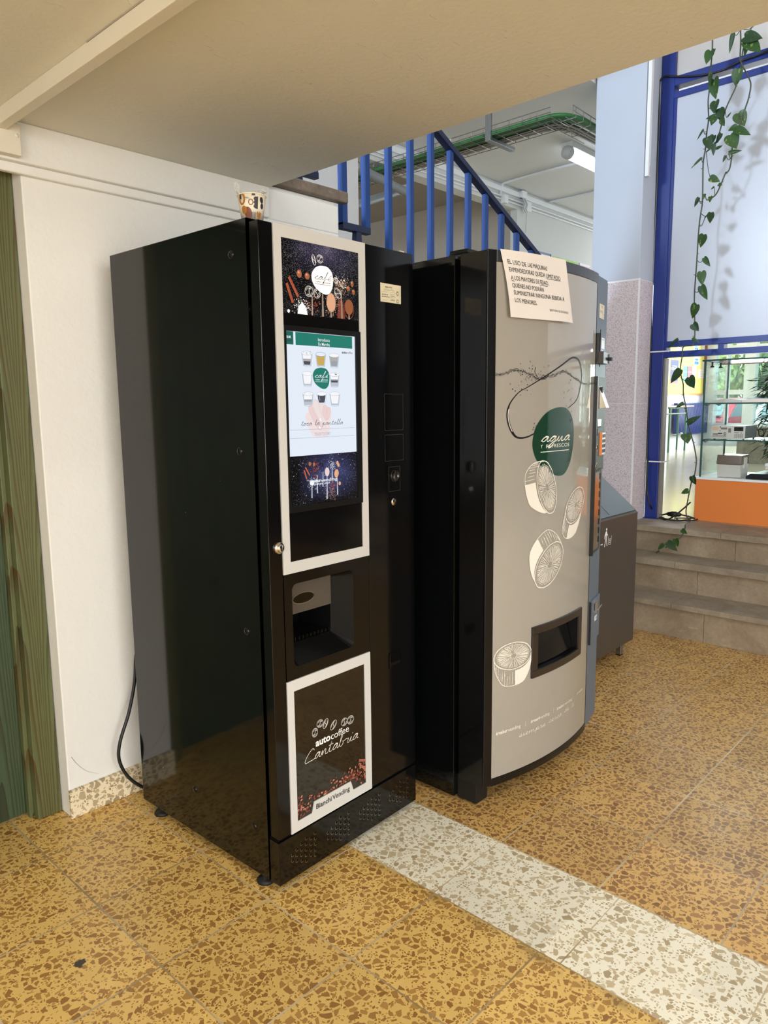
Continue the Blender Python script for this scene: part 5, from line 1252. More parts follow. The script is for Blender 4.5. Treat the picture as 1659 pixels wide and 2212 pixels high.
vine('hanging_vine', 'longest pothos strand, hanging past the white panel down onto the stone steps', [VL], [tuple(q) for q in [[1.7378,3.4115,1.7547,3.3407,0.75],[1.717,3.4145,1.731,3.3684,0.5],[1.7077,3.4867,1.6243,3.4847,0.45],[1.7084,3.2479,1.6978,3.1338,0.65],[1.7269,3.2881,1.7261,3.2084,0.4],[1.6954,3.1248,1.6983,3.054,0.85],[1.6635,3.0769,1.6663,3.0074,0.7],[1.6944,3.0434,1.7452,3.037,0.5],[1.6906,3.0328,1.7046,2.9849,0.8],[1.7579,2.9817,1.7995,2.9329,0.2],[1.6954,2.9342,1.7255,2.8732,0.8],[1.7564,2.818,1.8169,2.7682,0.22],[1.7657,2.5946,1.7943,2.5463,0.5],[1.7219,2.4698,1.6882,2.4973,0.2],[1.686,2.4936,1.6965,2.4355,0.7],[1.7238,2.3729,1.7464,2.302,0.85],[1.713,2.235,1.6716,2.1778,0.5],[1.7274,2.1559,1.7151,2.073,0.65],[1.7252,2.0708,1.6833,1.9833,0.55],[1.7475,1.9637,1.7854,1.8828,0.75],[1.7662,1.8479,1.7291,1.802,0.9],[1.7619,1.7605,1.7129,1.7274,0.3],[1.8558,1.7619,1.9248,1.7072,0.25],[1.831,1.5702,1.889,1.4859,0.5],[1.768,1.5216,1.7328,1.4519,0.9],[1.7996,1.3616,1.8467,1.3295,0.45],[1.7685,1.2355,1.6908,1.2838,0.45],[1.7759,1.1666,1.755,1.1054,1.0],[1.7235,0.8987,1.6994,0.8438,0.8],[1.7457,0.8053,1.7899,0.7858,0.75]]]+[tuple(q) for q in [[1.7159,0.5742,1.683,0.551,0.8,4.6],[1.7863,0.4915,1.7208,0.4432,0.6,4.56],[1.7424,0.5171,1.7313,0.4623,0.7,4.57],[1.8032,0.4799,1.8417,0.4383,0.5,4.54]]], 1, tail=[(VX, VL[-1][0], VL[-1][1])]+[[4.9902,1.8073,0.575],[4.9517,1.8006,0.575],[4.645,1.7129,0.6015],[4.64,1.7132,0.5729],[4.62,1.7247,0.5231],[4.6,1.7451,0.5089],[4.57,1.775,0.473],[4.7458,1.8875,0.41],[4.6135,1.8782,0.405]])
vine('hanging_vine', 'pothos strand that bows to the right, its shaded leaves in front of the white panel', [[tuple(q) for q in [[1.5861,3.5131],[1.5835,3.4882],[1.575,3.4094],[1.5728,3.3322],[1.5647,3.2975],[1.5483,3.2604],[1.5253,3.2133],[1.5127,3.1694],[1.5188,3.0981],[1.5285,3.0518],[1.5421,3.0022],[1.558,2.9526],[1.5777,2.8953],[1.5965,2.8538],[1.5977,2.7996],[1.6026,2.7333],[1.6183,2.707],[1.6181,2.7132],[1.6414,2.6595],[1.6748,2.6006],[1.7174,2.5822]]]], [tuple(q) for q in [[1.5496,3.4274,1.4482,3.3852,0.62],[1.5382,3.4058,1.4531,3.3149,0.6],[1.5312,3.3896,1.5431,3.3132,0.42],[1.4771,3.4889,1.4618,3.4635,0.9],[1.6153,3.4684,1.6361,3.3697,0.28],[1.564,3.0251,1.5302,2.9507,0.95],[1.5706,2.9558,1.6225,2.9457,0.65],[1.5718,2.9395,1.4813,2.8813,0.45],[1.6018,2.9135,1.5617,2.8312,0.9],[1.5984,2.8123,1.5264,2.8094,0.35],[1.6214,2.8049,1.6388,2.7707,0.5],[1.6507,2.6483,1.6258,2.6368,0.8],[1.6768,2.6391,1.6997,2.6304,0.6],[1.7304,2.6099,1.7341,2.5774,0.5],[1.6955,2.588,1.6923,2.5524,0.7]]], 2)
vine('hanging_vine', 'middle pothos strand slanting left across the white panel to meet the longest strand', [[tuple(q) for q in [[1.5647,3.2975],[1.5745,3.2518],[1.5888,3.1744],[1.6153,3.1242],[1.6459,3.0662],[1.6672,2.9838],[1.693,2.9016],[1.7433,2.8578]]]], [tuple(q) for q in [[1.5764,3.2646,1.5932,3.1789,0.75],[1.6179,3.0174,1.6017,3.0443,0.35],[1.6515,3.0113,1.6299,2.9642,0.7],[1.6538,2.9344,1.6881,2.8898,0.55],[1.692,2.8823,1.6909,2.8183,0.45],[1.6754,2.853,1.6441,2.8711,0.5],[1.7021,2.6966,1.6461,2.6659,0.7],[1.6721,3.0771,1.6574,3.0024,0.7],[1.7336,2.9281,1.708,2.854,0.7]]], 3)
t = tag(MB().tube(spline([(VX-.01, y, z) for y, z in [[1.5166,3.4862],[1.5302,3.4431],[1.5481,3.4009],[1.5603,3.3646],[1.5635,3.3133]]], 5), .0034, 'stem', 6).build('vine_shoot', None, (VX, 1.7, 3.6)), 'short leafless brown vine shoot near the largest leaves at top right', 'plant')

# ================================================================== things in the room beyond the glazing
dk = thing('display_desk', 'orange fronted white topped display desk standing on the top step', 'desk', (5.3, 1.1, ZL)); do2 = (5.3, 1.1, ZL)
MB().box(5.065, 5.60, .35, 1.815, ZL+.001, .850, 'orange').build('body', dk, do2, bevel=.002)
MB().box(5.058, 5.61, .34, 1.820, .850, .866, 'white').build('top', dk, do2, bevel=.002)
cs = thing('glass_display_case', 'green edged glass display case with two shelves on the orange desk', 'display case', (5.3, 1.1, .866)); co = (5.3, 1.1, .866)
def sheet(name, x0, x1, y0, y1, z0, z1, par=cs, o=co):
    b = MB().box(x0, x1, y0, y1, z0, z1, 'glass'); e = .0045
    dims = (x1-x0, y1-y0, z1-z0); th = dims.index(min(dims))
    r = .0028
    if th == 1:
        for x in (x0, x1): b.box(x-r, x+r, y0-r, y1+r, z0, z1, 'glass_edge')
    if th == 2:
        for x in (x0, x1): b.box(x-r, x+r, y0, y1, z0-.001, z1+.001, 'glass_edge')
        for y in (y0, y1): b.box(x0, x1, y-r, y+r, z0-.001, z1+.001, 'glass_edge')
    return b.build(name, par, o)
sheet('side_pane', 5.07, 5.52, 1.785, 1.791, .867, 1.632)
sheet('side_pane', 5.07, 5.52, .40, .406, .867, 1.632)
sheet('back_pane', 5.52, 5.526, .41, 1.784, .867, 1.632)
sheet('top_pane', 5.05, 5.53, .39, 1.800, 1.632, 1.640)
for z in (1.113, 1.352): sheet('shelf', 5.062, 5.515, .41, 1.783, z, z+.007)
for z in (1.100, 1.340):
    for x in (5.08, 5.30): MB().lathe([(0, 0), (.008, 0), (.008, .006), (.016, .006), (.016, .011), (0, .011)], (x, 1.768, z), 'steel', 12).box(x-.008, x+.04, 1.764, 1.783, z+.005, z+.010, 'device_dark').build('shelf_support', cs, co)
for x in (5.10, 5.26): MB().lathe([(0, 0), (.012, 0), (.012, .008), (.005, .012), (.005, .03), (.012, .034), (0, .034)], (x, 1.755, 1.592), 'device_dark', 12).build('pane_clamp', cs, co)
# equipment
v = thing('media_player', 'silver fronted equipment box with black sides on the glass shelf', 'equipment', (5.2, 1.62, 1.120)); vo = (5.2, 1.62, 1.120)
MB().box(5.092, 5.34, 1.527, 1.732, 1.126, 1.210, 'device_dark').build('casing', v, vo, bevel=.002)
b = MB().box(5.086, 5.0925, 1.525, 1.734, 1.125, 1.211, 'device')
FV = F_yz(5.0858)
def fr(y0, y1, z0, z1, k): b.flat([(y0, z0), (y1, z0), (y1, z1), (y0, z1)], k, FV, .0006)
fr(1.690, 1.728, 1.180, 1.203, 'beech'); fr(1.635, 1.675, 1.186, 1.199, 'grey_ink'); fr(1.535, 1.592, 1.176, 1.203, 'black_ink'); fr(1.545, 1.567, 1.190, 1.194, 'device'); fr(1.676, 1.681, 1.198, 1.206, 'black_ink'); fr(1.676, 1.681, 1.175, 1.180, 'black_ink')
fr(1.692, 1.724, 1.152, 1.158, 'black_ink'); fr(1.664, 1.692, 1.156, 1.163, 'black_ink'); fr(1.610, 1.628, 1.166, 1.194, 'grey_ink'); fr(1.562, 1.590, 1.164, 1.168, 'grey_ink'); fr(1.545, 1.549, 1.162, 1.168, 'black_ink')
for j in range(4):
    for i in range(5): fr(1.536+.011*i, 1.544+.011*i, 1.132+.007*j, 1.136+.007*j, 'grey_ink')
for j in range(2): fr(1.640, 1.728, 1.138+.007*j, 1.1405+.007*j, 'grey_ink')
b.ribbon(ell(1.648, 1.158, .007, .008, 0, 14), .003, 'black_ink', FV, .0006, closed=True); b.build('front_panel', v, vo)
for x, y in ((5.11, 1.54), (5.32, 1.54), (5.11, 1.72), (5.32, 1.72)): MB().lathe([(0, 0), (.006, 0), (.006, .006), (0, .006)], (x, y, 1.120), 'black_matt', 8).build('foot', v, vo)
MB().tube(spline([(5.34, 1.54, 1.19), (5.37, 1.525, 1.17), (5.36, 1.515, 1.14), (5.39, 1.50, 1.13), (5.37, 1.49, 1.16), (5.35, 1.50, 1.185)], 5), .0035, 'wblack', 6).build('lead', v, vo)
pnt = thing('card_box', 'pale grey card index box with a smoked tilting lid on the white desk top', 'box', (5.2, 1.62, .867)); po = (5.2, 1.62, .867)
b = MB().prism([(5.115, .868), (5.098, .954), (5.27, .954), (5.255, .868)], 1.545, 1.692, 'device', lambda u, v, h: (u, h, v)); b.build('tray', pnt, po, bevel=.003)
b = MB().prism([(5.098, .956), (5.112, 1.016), (5.255, 1.016), (5.27, .956)], 1.542, 1.696, 'amber', lambda u, v, h: (u, h, v)); b.build('lid', pnt, po, bevel=.003)
MB().lathe([(0, .004), (.020, .003), (.020, 0)], (5.185, 1.54, .955), 'device', 16, 'y').box(5.16, 5.21, 1.536, 1.545, .93, 1.0, 'device').build('hinge', pnt, po)
bk = thing('open_book', 'open book with a blue right-hand page lying on the upper glass shelf', 'book', (5.25, 1.55, 1.36)); ko = (5.25, 1.55, 1.36)
b = MB(); 
for y0, y1, mt in ((1.555, 1.735, 'device'), (1.36, 1.553, 'paper')):
    n = 8; prof = []
    for i in range(n+1): u = i/n; y = y0+(y1-y0)*u; tt = u if y0 < 1.5 else 1-u; prof.append((y, 1.378+.008*math.sin(tt*3.0)-.006*abs(.5-tt)))
    b.prism([(y0, 1.3605)]+prof[:1]+prof[1:]+[(y1, 1.3605)], 5.075, 5.33, mt, lambda u, v, h: (h, u, v))
b.build('page_block', bk, ko)
MB().box(5.09, 5.32, 1.44, 1.548, 1.3865, 1.3885, 'bookblue').build('blue_page', bk, ko)
sc = thing('flat_scanner', 'dark grey flatbed scanner at the right end of the white desk top', 'scanner', (5.2, 1.3, .867)); so2 = (5.2, 1.3, .867)
MB().prism([(1.505, .868), (1.505, .885), (1.48, .902), (1.10, .912), (1.10, .868)], 5.09, 5.40, 'device_dark', lambda u, v, h: (h, u, v)).build('body', sc, so2, bevel=.003)
MB().box(5.086, 5.091, 1.28, 1.475, .876, .882, 'black_ink').build('slot', sc, so2)
tag(MB().box(5.30, 5.45, 1.22, 1.45, .915, .935, 'paper').box(5.31, 5.45, 1.23, 1.455, .936, .955, 'white').build('paper_stack', None, (5.38, 1.34, .915), bevel=.002), 'small stack of white paper on the scanner', 'paper')
# bamboo
bb = thing('bamboo_plant', 'feathery dark green bamboo standing behind the display case', 'plant', (5.85, 1.50, ZL)); bo2 = (5.85, 1.50, ZL)
b = MB().lathe([(0, 0), (.09, 0), (.11, .20), (.10, .20), (.095, .18), (0, .18)], (5.85, 1.50, ZL), 'device_dark', 20); b.build('pot', bb, bo2)
rn = random.Random(31); b = MB(); b2 = MB()
for k in range(7):
    x, y = 5.85+rn.uniform(-.05, .05), 1.50+rn.uniform(-.06, .06); top = (x+rn.uniform(-.12, .08), y+rn.uniform(-.20, .14), rn.uniform(1.40, 1.66)); pts = spline([(x, y, ZL+.17), ((x+top[0])/2, (y+top[1])/2, 1.1), top], 6)
    b.tube(pts, .0035, 'green_tube', 6)
    for i in range(95):
        p = Vector(pts[rn.randrange(5, len(pts))]); d = Vector((rn.uniform(-1, .6), rn.uniform(-1, 1), rn.uniform(-.6, .5))).normalized(); l = rn.uniform(.05, .11); sd = d.cross(Vector((rn.uniform(-1, 1), 0, 1))).normalized()*.0065; p0 = p+d*rn.uniform(0, .09); p1 = p0+d*l-Vector((0, 0, .02))
        b2.add([p0, (p0+p1)/2+sd, p1, (p0+p1)/2-sd], [(0, 1, 2, 3)], 'leaf_back')
b.build('cane', bb, bo2); b2.build('foliage', bb, bo2)
rp = thing('red_rail', 'thin red horizontal rail seen through the top of the display case', 'rail', (6.05, .6, 1.66))
MB().tube([(6.05, -.6, 1.672), (6.05, 2.02, 1.660)], .012, 'red', 10).build('bar', rp, (6.05, .6, 1.66)); 
for y in (-.5, .75): MB().box(6.04, 6.06, y-.01, y+.01, ZL, 1.66, 'red').build('post', rp, (6.05, .6, 1.66))
tag(MB().box(10.1, 10.42, -2.0, 3.12, ZL, 1.035, 'concrete').build('concrete_bench', None, (10.25, .5, ZL)), 'low board-marked concrete wall under the far windows', 'wall block')
# pinboard wall
BD = [[12.1966,4.99,1.5093],[14.1296,4.99,1.5163],[14.1175,4.99,2.8486]]
pb_ = thing('pin_board', 'yellow felt notice board with a pine lower batten on the far wall', 'notice board', (13.2, 4.98, 1.5)); pbo = (13.2, 4.98, 1.5)
MB().box(11.9, 14.12, 4.975, 4.999, 1.512, 2.9, 'yellow').build('felt', pb_, pbo)
MB().box(11.9, 14.12, 4.965, 4.999, 1.485, 1.512, 'pine').build('batten', pb_, pbo)
MB().box(14.02, 14.118, 4.96, 4.999, 1.485, 2.95, 'brown').build('end_post', pb_, pbo)['label'] = 'brown vertical end post'
PAPERS = [[12.2134,2.0823,12.4427,1.8263],[12.2013,1.8128,12.4044,1.6763],[12.4878,2.0678,12.816,1.6784],[13.0495,1.977,13.2428,1.7223],[13.2237,1.9822,13.4557,1.7168],[13.4439,1.9888,13.6594,1.8177],[13.4921,2.1654,13.7809,2.0078],[13.7403,1.9442,14.0878,1.79],[13.9209,2.0749,14.09,1.9537],[13.4894,2.3659,13.72,2.2717],[13.8773,2.3856,14.1681,2.3009],[12.1932,2.2679,12.4315,2.1892],[12.6971,2.3091,12.973,2.2297]]
PK = ['paper', 'paper', 'poster_blue', 'poster_teal', 'poster_pink', 'paper', 'paper', 'paper', 'paper', 'white', 'paper', 'paper', 'paper']
PLAB = ['tall white sheet with a red heading at the left of the yellow board', 'narrow white sheet below the red headed sheet', 'dark blue leaflet with white lettering on the yellow board', 'teal leaflet in the row at the middle of the yellow board', 'pink leaflet between the teal leaflet and a white one', 'plain white leaflet right of the pink leaflet', 'tall white sheet with blue pictures on the yellow board', 'wide white sheet at the right of the yellow board', 'white sheet beside the brown end post', 'blue and white sheet at the top of the yellow board', 'white sheet at the top right of the yellow board', 'white sheet at the top left of the yellow board', 'white sheet in the top row, right of the top left sheet']
for i, (x0, z1, x1, z0) in enumerate(PAPERS):
    b = MB().box(x0, x1, 4.972, 4.9745, z0, z1, PK[i]); FP = F_xz(4.9719); w, h = x1-x0, z1-z0
    if i == 0: b.rect(x0+.1*w, x0+.9*w, z1-.3*h, z1-.26*h, 'poster_pink', FP, .001); b.rect(x0+.2*w, x0+.8*w, z1-.2*h, z1-.1*h, 'grey_ink', FP, .001)
    if i == 2: put_text(b, 'COACA', x0+.1*w, x1-.1*w, z0+.58*h, .10*h, 'white_ink', FP, .001, bold=.02); b.rect(x0+.2*w, x1-.2*w, z0+.72*h, z0+.76*h, 'white_ink', FP, .001); b.rect(x0, x1, z0, z0+.1*h, 'poster_pink', FP, .001)
    if i in (6, 9): b.rect(x0+.15*w, x1-.15*w, z0+.12*h, z0+.45*h, 'bookblue', FP, .001); b.rect(x0+.25*w, x1-.25*w, z0+.55*h, z0+.75*h, 'bookblue', FP, .001)
    if i in (3, 4): b.rect(x0+.2*w, x1-.2*w, z0+.2*h, z0+.28*h, 'white_ink', FP, .001); b.rect(x0+.2*w, x1-.2*w, z0+.6*h, z0+.66*h, 'white_ink', FP, .001)
    if i in (1, 5, 7, 8): 
        for j in range(4): b.rect(x0+.15*w, x1-.2*w, z0+(.2+.18*j)*h, z0+(.22+.18*j)*h, 'grey_ink', FP, .001)
    tag(b.build('pinned_sheet', None, ((x0+x1)/2, 4.975, (z0+z1)/2)), PLAB[i], 'leaflet', 'leaflets on the yellow board')
rd = thing('radiator', 'blue panel radiator with a valve on the far white wall', 'radiator', (13.4, 4.9, .79)); rdo = (13.4, 4.9, .79)
b = MB().box(12.66, 14.10, 4.895, 4.96, .79, 1.345, 'radiator')
for i in range(44): x = 12.69+.032*i; b.box(x, x+.018, 4.882, 4.897, .81, 1.33, 'radiator')
b.build('panel', rd, rdo, bevel=.004)
MB().lathe([(0, .06), (.03, .06), (.034, .03), (.02, .02), (.02, -.03), (0, -.03)], (12.70, 4.87, .815), 'lampbody', 16, 'y').tube([(12.70, 4.88, .815), (12.62, 4.90, .812), (12.60, 4.97, .812)], .012, 'steel', 8).build('valve', rd, rdo)
for x in (12.8, 13.9): MB().box(x, x+.04, 4.93, 4.999, 1.0, 1.1, 'radiator').build('bracket', rd, rdo)
tb = thing('school_table', 'beech topped school table with green tubular legs in front of the radiator', 'table', (11.9, 4.7, ZL)); to = (11.9, 4.7, ZL)
MB().box(11.20, 12.50, 4.56, 4.86, 1.286, 1.306, 'beech').build('table_top', tb, to, bevel=.004)
for x in (11.24, 11.64, 12.32):
    MB().tube([(x, 4.62, ZL), (x, 4.62, 1.21), (x+.02, 4.63, 1.255), (x+.07, 4.66, 1.27)], .016, 'green_tube', 8).build('leg', tb, to)
for x in (11.24, 12.45): MB().tube([(x, 4.80, ZL), (x, 4.80, 1.28)], .016, 'green_tube', 8).build('leg', tb, to)
MB().tube([(11.24, 4.62, 1.18), (12.32, 4.62, 1.18)], .012, 'green_tube', 8).tube([(11.64, 4.64, 1.272), (12.32, 4.64, 1.272)], .014, 'green_tube', 8).build('rail', tb, to)

# ================================================================== hall behind the stairs
HZ, HY = 3.45, 4.173
fl = thing('fluorescent_light', 'lit fluorescent tube fitting on the white ceiling of the hall beside the pillar', 'light', (6.2, 3.155, HZ)); flo = (6.2, 3.155, HZ)
MB().box(5.615, 6.95, 3.105, 3.205, 3.405, 3.4495, 'lampbody').build('base', fl, flo, bevel=.003)
MB().tube([(5.66, 3.155, 3.368), (6.91, 3.155, 3.368)], .043, 'tube', 14).build('diffuser', fl, flo)
for x in (5.61, 6.91): MB().lathe([(0, 0), (.045, .0), (.050, .008), (.050, .048), (0, .048)], (x+.048, 3.155, 3.370), 'lampbody', 16, 'x').build('end_cap', fl, flo)
TX0, TX1, TZ = 4.445, 4.69, 3.195
ct = thing('cable_tray', 'galvanised wire cable tray carrying thick green and grey cables under the white ceiling', 'cable tray', (4.57, 3.4, TZ)); cto = (4.57, 3.4, TZ)
b = MB(); ya, yb = 2.62, 6.3
def wtube(p, r=.0028): b.tube(p, r, 'wire', 5)
for x in (TX0, TX0+.06, TX0+.12, TX0+.18, TX1): wtube([(x, ya, TZ), (x, yb, TZ)])
for x in (TX0, TX1):
    for z in (TZ+.030, TZ+.060): wtube([(x, ya, z), (x, yb, z)])
for i in range(36):
    y = ya+.105*i; wtube([(TX0, y, TZ+.060), (TX0, y, TZ), (TX1, y, TZ), (TX1, y, TZ+.060)])
wtube([(TX0+.07, 2.50, TZ+.060), (TX0+.5, 2.515, TZ+.060)]); wtube([(TX0+.07, 2.50, TZ), (TX0+.07, 2.50, TZ+.060)]); wtube([(TX0+.07, 2.50, TZ+.03), (TX0+.5, 2.515, TZ+.03)])
for k in range(4): xx = TX0+.12+.1*k; wtube([(xx, 2.505, TZ+.06), (xx, 2.505, TZ), (xx, 2.70, TZ), (xx, 2.70, TZ+.06)])
for y in (2.55, 2.60, 2.65, 2.70): wtube([(TX0+.07, y, TZ), (TX0+.6, y, TZ)])
b.build('wire_basket', ct, cto)
b = MB(); rn = random.Random(17)
for k in range(5): x = TX0+.018+.020*k; b.tube(spline([(x+.6, 2.525+.008*k, TZ+.02), (x+.24, 2.530+.012*k, TZ+.03), (x+.06, 2.60+.01*k, TZ+.028), (x, 2.78, TZ+.016), (x+rn.uniform(-.004, .004), 3.5, TZ+.016), (x, 4.5, TZ+.016), (x, 6.3, TZ+.016)], 4), .0130, 'wgreen', 7)
b.build('green_cables', ct, cto)
b = MB()
for k in range(9): x = TX0+.120+.0125*k; b.tube(spline([(x+.5, 2.60+.008*k, TZ+.012), (x+.15, 2.615+.010*k, TZ+.02), (x+.03, 2.70+.008*k, TZ+.016), (x+rn.uniform(-.006, .006), 2.95, TZ+.010), (x+rn.uniform(-.008, .008), 3.6, TZ+.010), (x, 4.7, TZ+.010), (x, 6.3, TZ+.010)], 4), .0064, 'wgrey' if k % 3 else 'wblack', 6)
b.build('grey_cables', ct, cto)
for y in (3.10, 4.9):
    MB().box(4.432, 4.455, y-.022, y+.022, TZ-.012, HZ, 'steel').box(4.432, 4.745, y-.022, y+.022, TZ-.034, TZ-.010, 'steel').build('hanger', ct, cto, bevel=.002)
MB().box(4.438, 4.441, 3.42, 3.50, TZ+.018, TZ+.058, 'paper').build('tray_tag', ct, cto)['label'] = 'white tag on the wire tray'
def sp(x, z, Y): return (x*Y/3.9, Y, 1.371+(z-1.371)*Y/3.9)
t = thing('wall_pipe', 'thick grey plastic pipe with an elbow crossing behind the first blue bars', 'pipe', (3.7, 3.6, 2.9)); to = (3.7, 3.6, 2.9)
MB().tube([sp(3.98, 3.055, 3.6), sp(4.10, 3.04, 3.6), sp(4.55, 2.985, 3.6)], .030, 'pipe', 12).build('pipe_run', t, to)
MB().tube(spline([sp(3.86, 3.16, 3.6), sp(3.875, 3.09, 3.6), sp(3.93, 3.065, 3.6), sp(3.98, 3.055, 3.6)], 5), .030, 'lampbody', 12).tube([sp(3.955, 3.06, 3.6), sp(4.0, 3.053, 3.6)], .037, 'pipe', 14).build('elbow', t, to)
t = thing('drain_pipe', 'dark grey pipe ending in a collar, lower than the elbow pipe behind the blue bars', 'pipe', (3.8, 3.75, 2.8)); to = (3.8, 3.75, 2.8)
MB().tube([sp(3.5, 2.66, 3.75), sp(4.0, 2.82, 3.75), sp(4.42, 2.985, 3.75)], .028, 'pipe', 12).build('pipe_run', t, to); MB().tube([sp(4.42, 2.985, 3.75), sp(4.50, 3.015, 3.75)], .034, 'lampbody', 12).build('collar', t, to)
def conduit(name, pts, r, lab, mat='white'): return tag(MB().tube(pts, r, mat, 8).build(name), lab, 'conduit')
conduit('ceiling_conduit', spline([(6.17, 4.16, 3.33), (6.17, 4.15, 3.42), (6.16, 4.08, 3.438), (6.13, 3.7, 3.438), (6.12, 3.22, 3.438)], 4), .011, 'white conduit bending up from the wall boxes onto the hall ceiling')
conduit('ceiling_conduit', [(7.06, 4.16, 3.438), (7.06, 3.70, 3.438), (7.06, 3.20, 3.438)], .011, 'straight white conduit on the hall ceiling near the right side of the lit tube')
tag(MB().box(4.2, 8.2, 4.147, 4.172, 3.375, 3.420, 'white').tube([(4.2, 4.16, 3.335), (8.2, 4.16, 3.335)], .008, 'white', 6).tube([(4.2, 4.16, 3.305), (8.2, 4.16, 3.305)], .007, 'white', 6).build('wall_trunking', None, (6.4, 4.16, 3.35), bevel=.002), 'white trunking and thin conduits running along the top of the hall wall', 'trunking')
jb = thing('junction_box', 'white junction boxes with loose cables at the corner of the hall opening', 'junction box', (6.52, 4.15, 3.35)); jo = (6.52, 4.15, 3.35)
for x0, x1, z0, z1 in ((6.50, 6.585, 3.375, 3.44), (6.575, 6.67, 3.265, 3.355), (6.19, 6.25, 3.27, 3.345)): MB().box(x0, x1, 4.125, 4.172, z0, z1, 'white').build('cover', jb, jo, bevel=.003)
b = MB()
for k in range(4): b.tube(spline([(6.51+.02*k, 4.135, 3.37), (6.53+.02*k, 4.12, 3.32), (6.52+.02*k, 4.125, 3.28), (6.555+.015*k, 4.125, 3.25), (6.595, 4.135, 3.24)], 4), .004, 'white' if k % 2 else 'wgrey', 6)
b.build('cords', jb, jo); MB().tube([(6.617, 4.15, 3.265), (6.619, 4.16, 3.06)], .003, 'wgrey', 5).build('pull_cord', jb, jo)
tag(MB().tube([(3.5, 6.58, 3.36), (9.0, 6.58, 3.40)], .012, 'wblack', 6).build('corridor_cable', None, (6, 6.58, 3.4)), 'dark cable running along the grey corridor wall behind the blue bars', 'cable')
tag(MB().box(2.2, 9.1, 6.575, 6.599, 3.03, 3.05, 'wgrey').build('corridor_trunking', None, (6, 6.59, 3.04)), 'pale ledge running along the grey corridor wall behind the blue bars', 'trunking')
conduit('corridor_conduit', spline([(7.82, 6.56, 2.4), (7.82, 6.56, 3.2), (7.83, 6.56, 3.28), (7.90, 6.55, 3.38), (8.05, 6.5, 3.43)], 5), .02, 'pale vertical conduit on the grey corridor wall seen between the middle blue bars', 'wgrey')
POST = [(6.757, 7.134, 2.927, 'white', 'blue_dark', 'white notice with a dark blue border on the hall wall'), (7.185, 7.716, 2.915, 'white', 'lime_ink', 'white notice with a lime green top edge on the hall wall'), (7.76, 8.0, 2.920, 'pink_ink', 'white', 'small pale pink notice on the hall wall nearest the pillar')]
for x0, x1, zt, c, e, lab in POST:
    b = MB().box(x0, x1, 4.167, 4.1725, 2.45, zt, c); FP = F_xz(4.167)
    b.rect(x0, x1, zt-.022, zt, e, FP, .001)
    if e == 'blue_dark': b.rect(x0, x0+.014, 2.45, zt, e, FP, .001); b.rect(x1-.014, x1, 2.45, zt, e, FP, .001)
    for j in range(3): b.rect(x0+.05, x1-.08, zt-.055-.03*j, zt-.043-.03*j, 'grey_ink', FP, .001)
    tag(b.build('wall_notice', None, ((x0+x1)/2, 4.17, 2.7)), lab, 'notice')

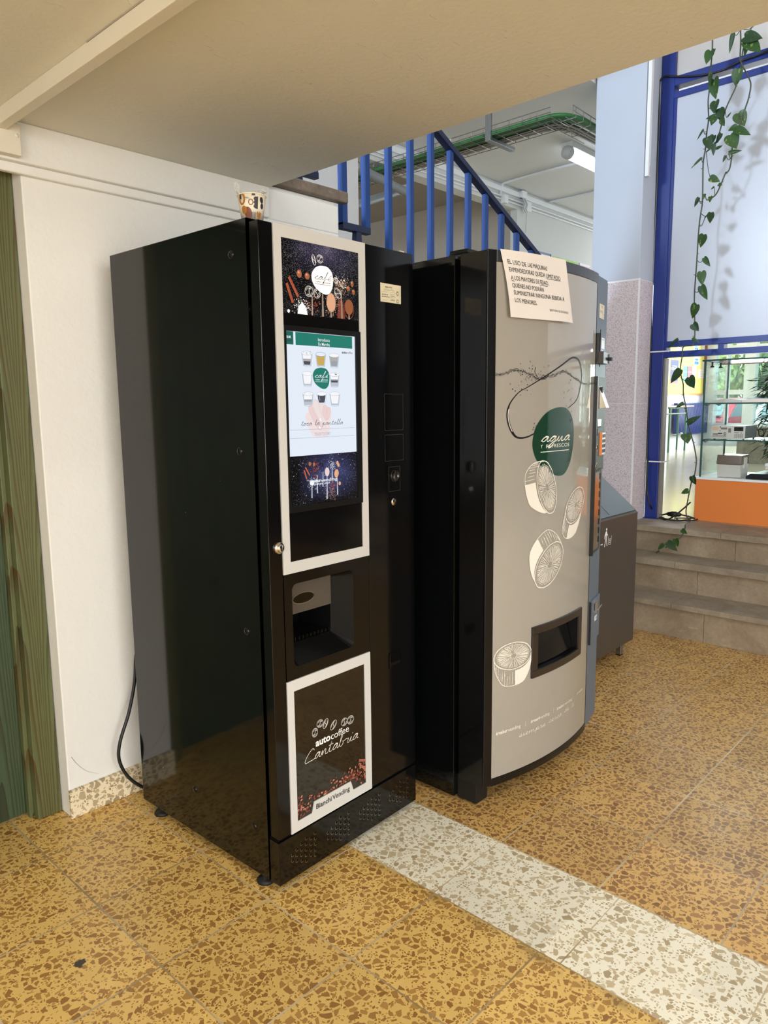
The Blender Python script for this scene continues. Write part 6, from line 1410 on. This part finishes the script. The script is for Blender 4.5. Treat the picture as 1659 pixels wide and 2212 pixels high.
# ================================================================== outside the far windows
struct(MB().box(14.3, 60, -30, 40, -.3, 0, 'asphalt').build('floor'))
def shrub(cx, cy, r, h, seed, mat, lab):
    rn = random.Random(seed); b = MB(); n, mrings = 64, 36; vs = []
    for j in range(mrings+1):
        ph = math.pi*j/mrings
        for i in range(n):
            th = 2*math.pi*i/n; k = 1+rn.uniform(-.09, .09); vs.append((cx+r*k*math.sin(ph)*math.cos(th), cy+r*k*math.sin(ph)*math.sin(th), h/2-h/2*k*math.cos(ph) if 0 < j else 0))
    b.add(vs, [(j*n+i, j*n+(i+1) % n, (j+1)*n+(i+1) % n, (j+1)*n+i) for j in range(mrings) for i in range(n)], mat)
    for _ in range(900):
        a = rn.uniform(0, 6.28); ph = rn.uniform(.3, 2.8); p = Vector((cx+r*1.05*math.sin(ph)*math.cos(a), cy+r*1.05*math.sin(ph)*math.sin(a), h/2-h/2*1.05*math.cos(ph))); d = Vector((rn.uniform(-1, 1), rn.uniform(-1, 1), rn.uniform(-1, .3))).normalized()*rn.uniform(.18, .36); w = d.cross(Vector((0, 0, 1))).normalized()*.035 if abs(d.z) < .95*d.length else Vector((.06, 0, 0))
        b.add([p, p+d*.5+w, p+d, p+d*.5-w], [(0, 1, 2, 3)], rn.choice([mat, 'hedge2']))
    tag(b.build('garden_shrub', None, (cx, cy, 0)), lab, 'shrub', 'garden shrubs outside the far windows')
for k, (x, y, r, h) in enumerate(((25, 9.4, 1.55, 4.3), (25.5, 5.6, 1.6, 4.8), (25, 1.8, 1.55, 4.4), (25.5, -2.2, 1.6, 4.6), (29.5, 11.4, 1.5, 4.6), (29.5, 7.5, 1.5, 4.6), (29.5, 3.6, 1.5, 4.6))): shrub(x, y, r, h, 40+k, 'hedge' if k % 2 else 'hedge2', 'pale green shrub outside the far windows beyond the parked cars')
def car(x, y, ang, mat, lab, grp=None):
    t = thing('parked_car', lab, 'car', (x, y, 0), ang, grp)
    pr = [(-2.0, .35), (-2.05, .75), (-1.9, .95), (-1.35, 1.0), (-.75, 1.42), (.75, 1.45), (1.45, 1.02), (1.95, .9), (2.05, .6), (2.0, .35)]
    MB().prism(pr, -.82, .82, mat, lambda u, v, h: (u, h, v)).build('body', t, bevel=.05)
    MB().prism([(-1.25, 1.02), (-.72, 1.37), (.72, 1.40), (1.3, 1.03)], -.826, .826, 'car_glass', lambda u, v, h: (u, h, v)).prism([(-1.30, 1.06), (-1.42, 1.05), (-.80, 1.42), (-.70, 1.42)], -.66, .66, 'car_glass', lambda u, v, h: (u, h, v)).build('windows', t)
    for a in (-1.25, 1.25):
        for c in (-.80, .68): MB().tube([(a, c, .32), (a, c+.14, .32)], .32, 'black_matt', 18).build('wheel', t)
    MB().box(-2.08, -2.04, -.26, .26, .62, .74, 'white').build('number_plate', t)
car(18.6, 6.35, 0, 'car_red', 'pinkish red parked car seen through the glass door pane')
car(19.4, 4.45, 0, 'car_white', 'white parked car beside the red car, seen through the far windows')
car(19.4, 2.15, 0, 'car_white', 'white parked car furthest right behind the display case and bamboo')
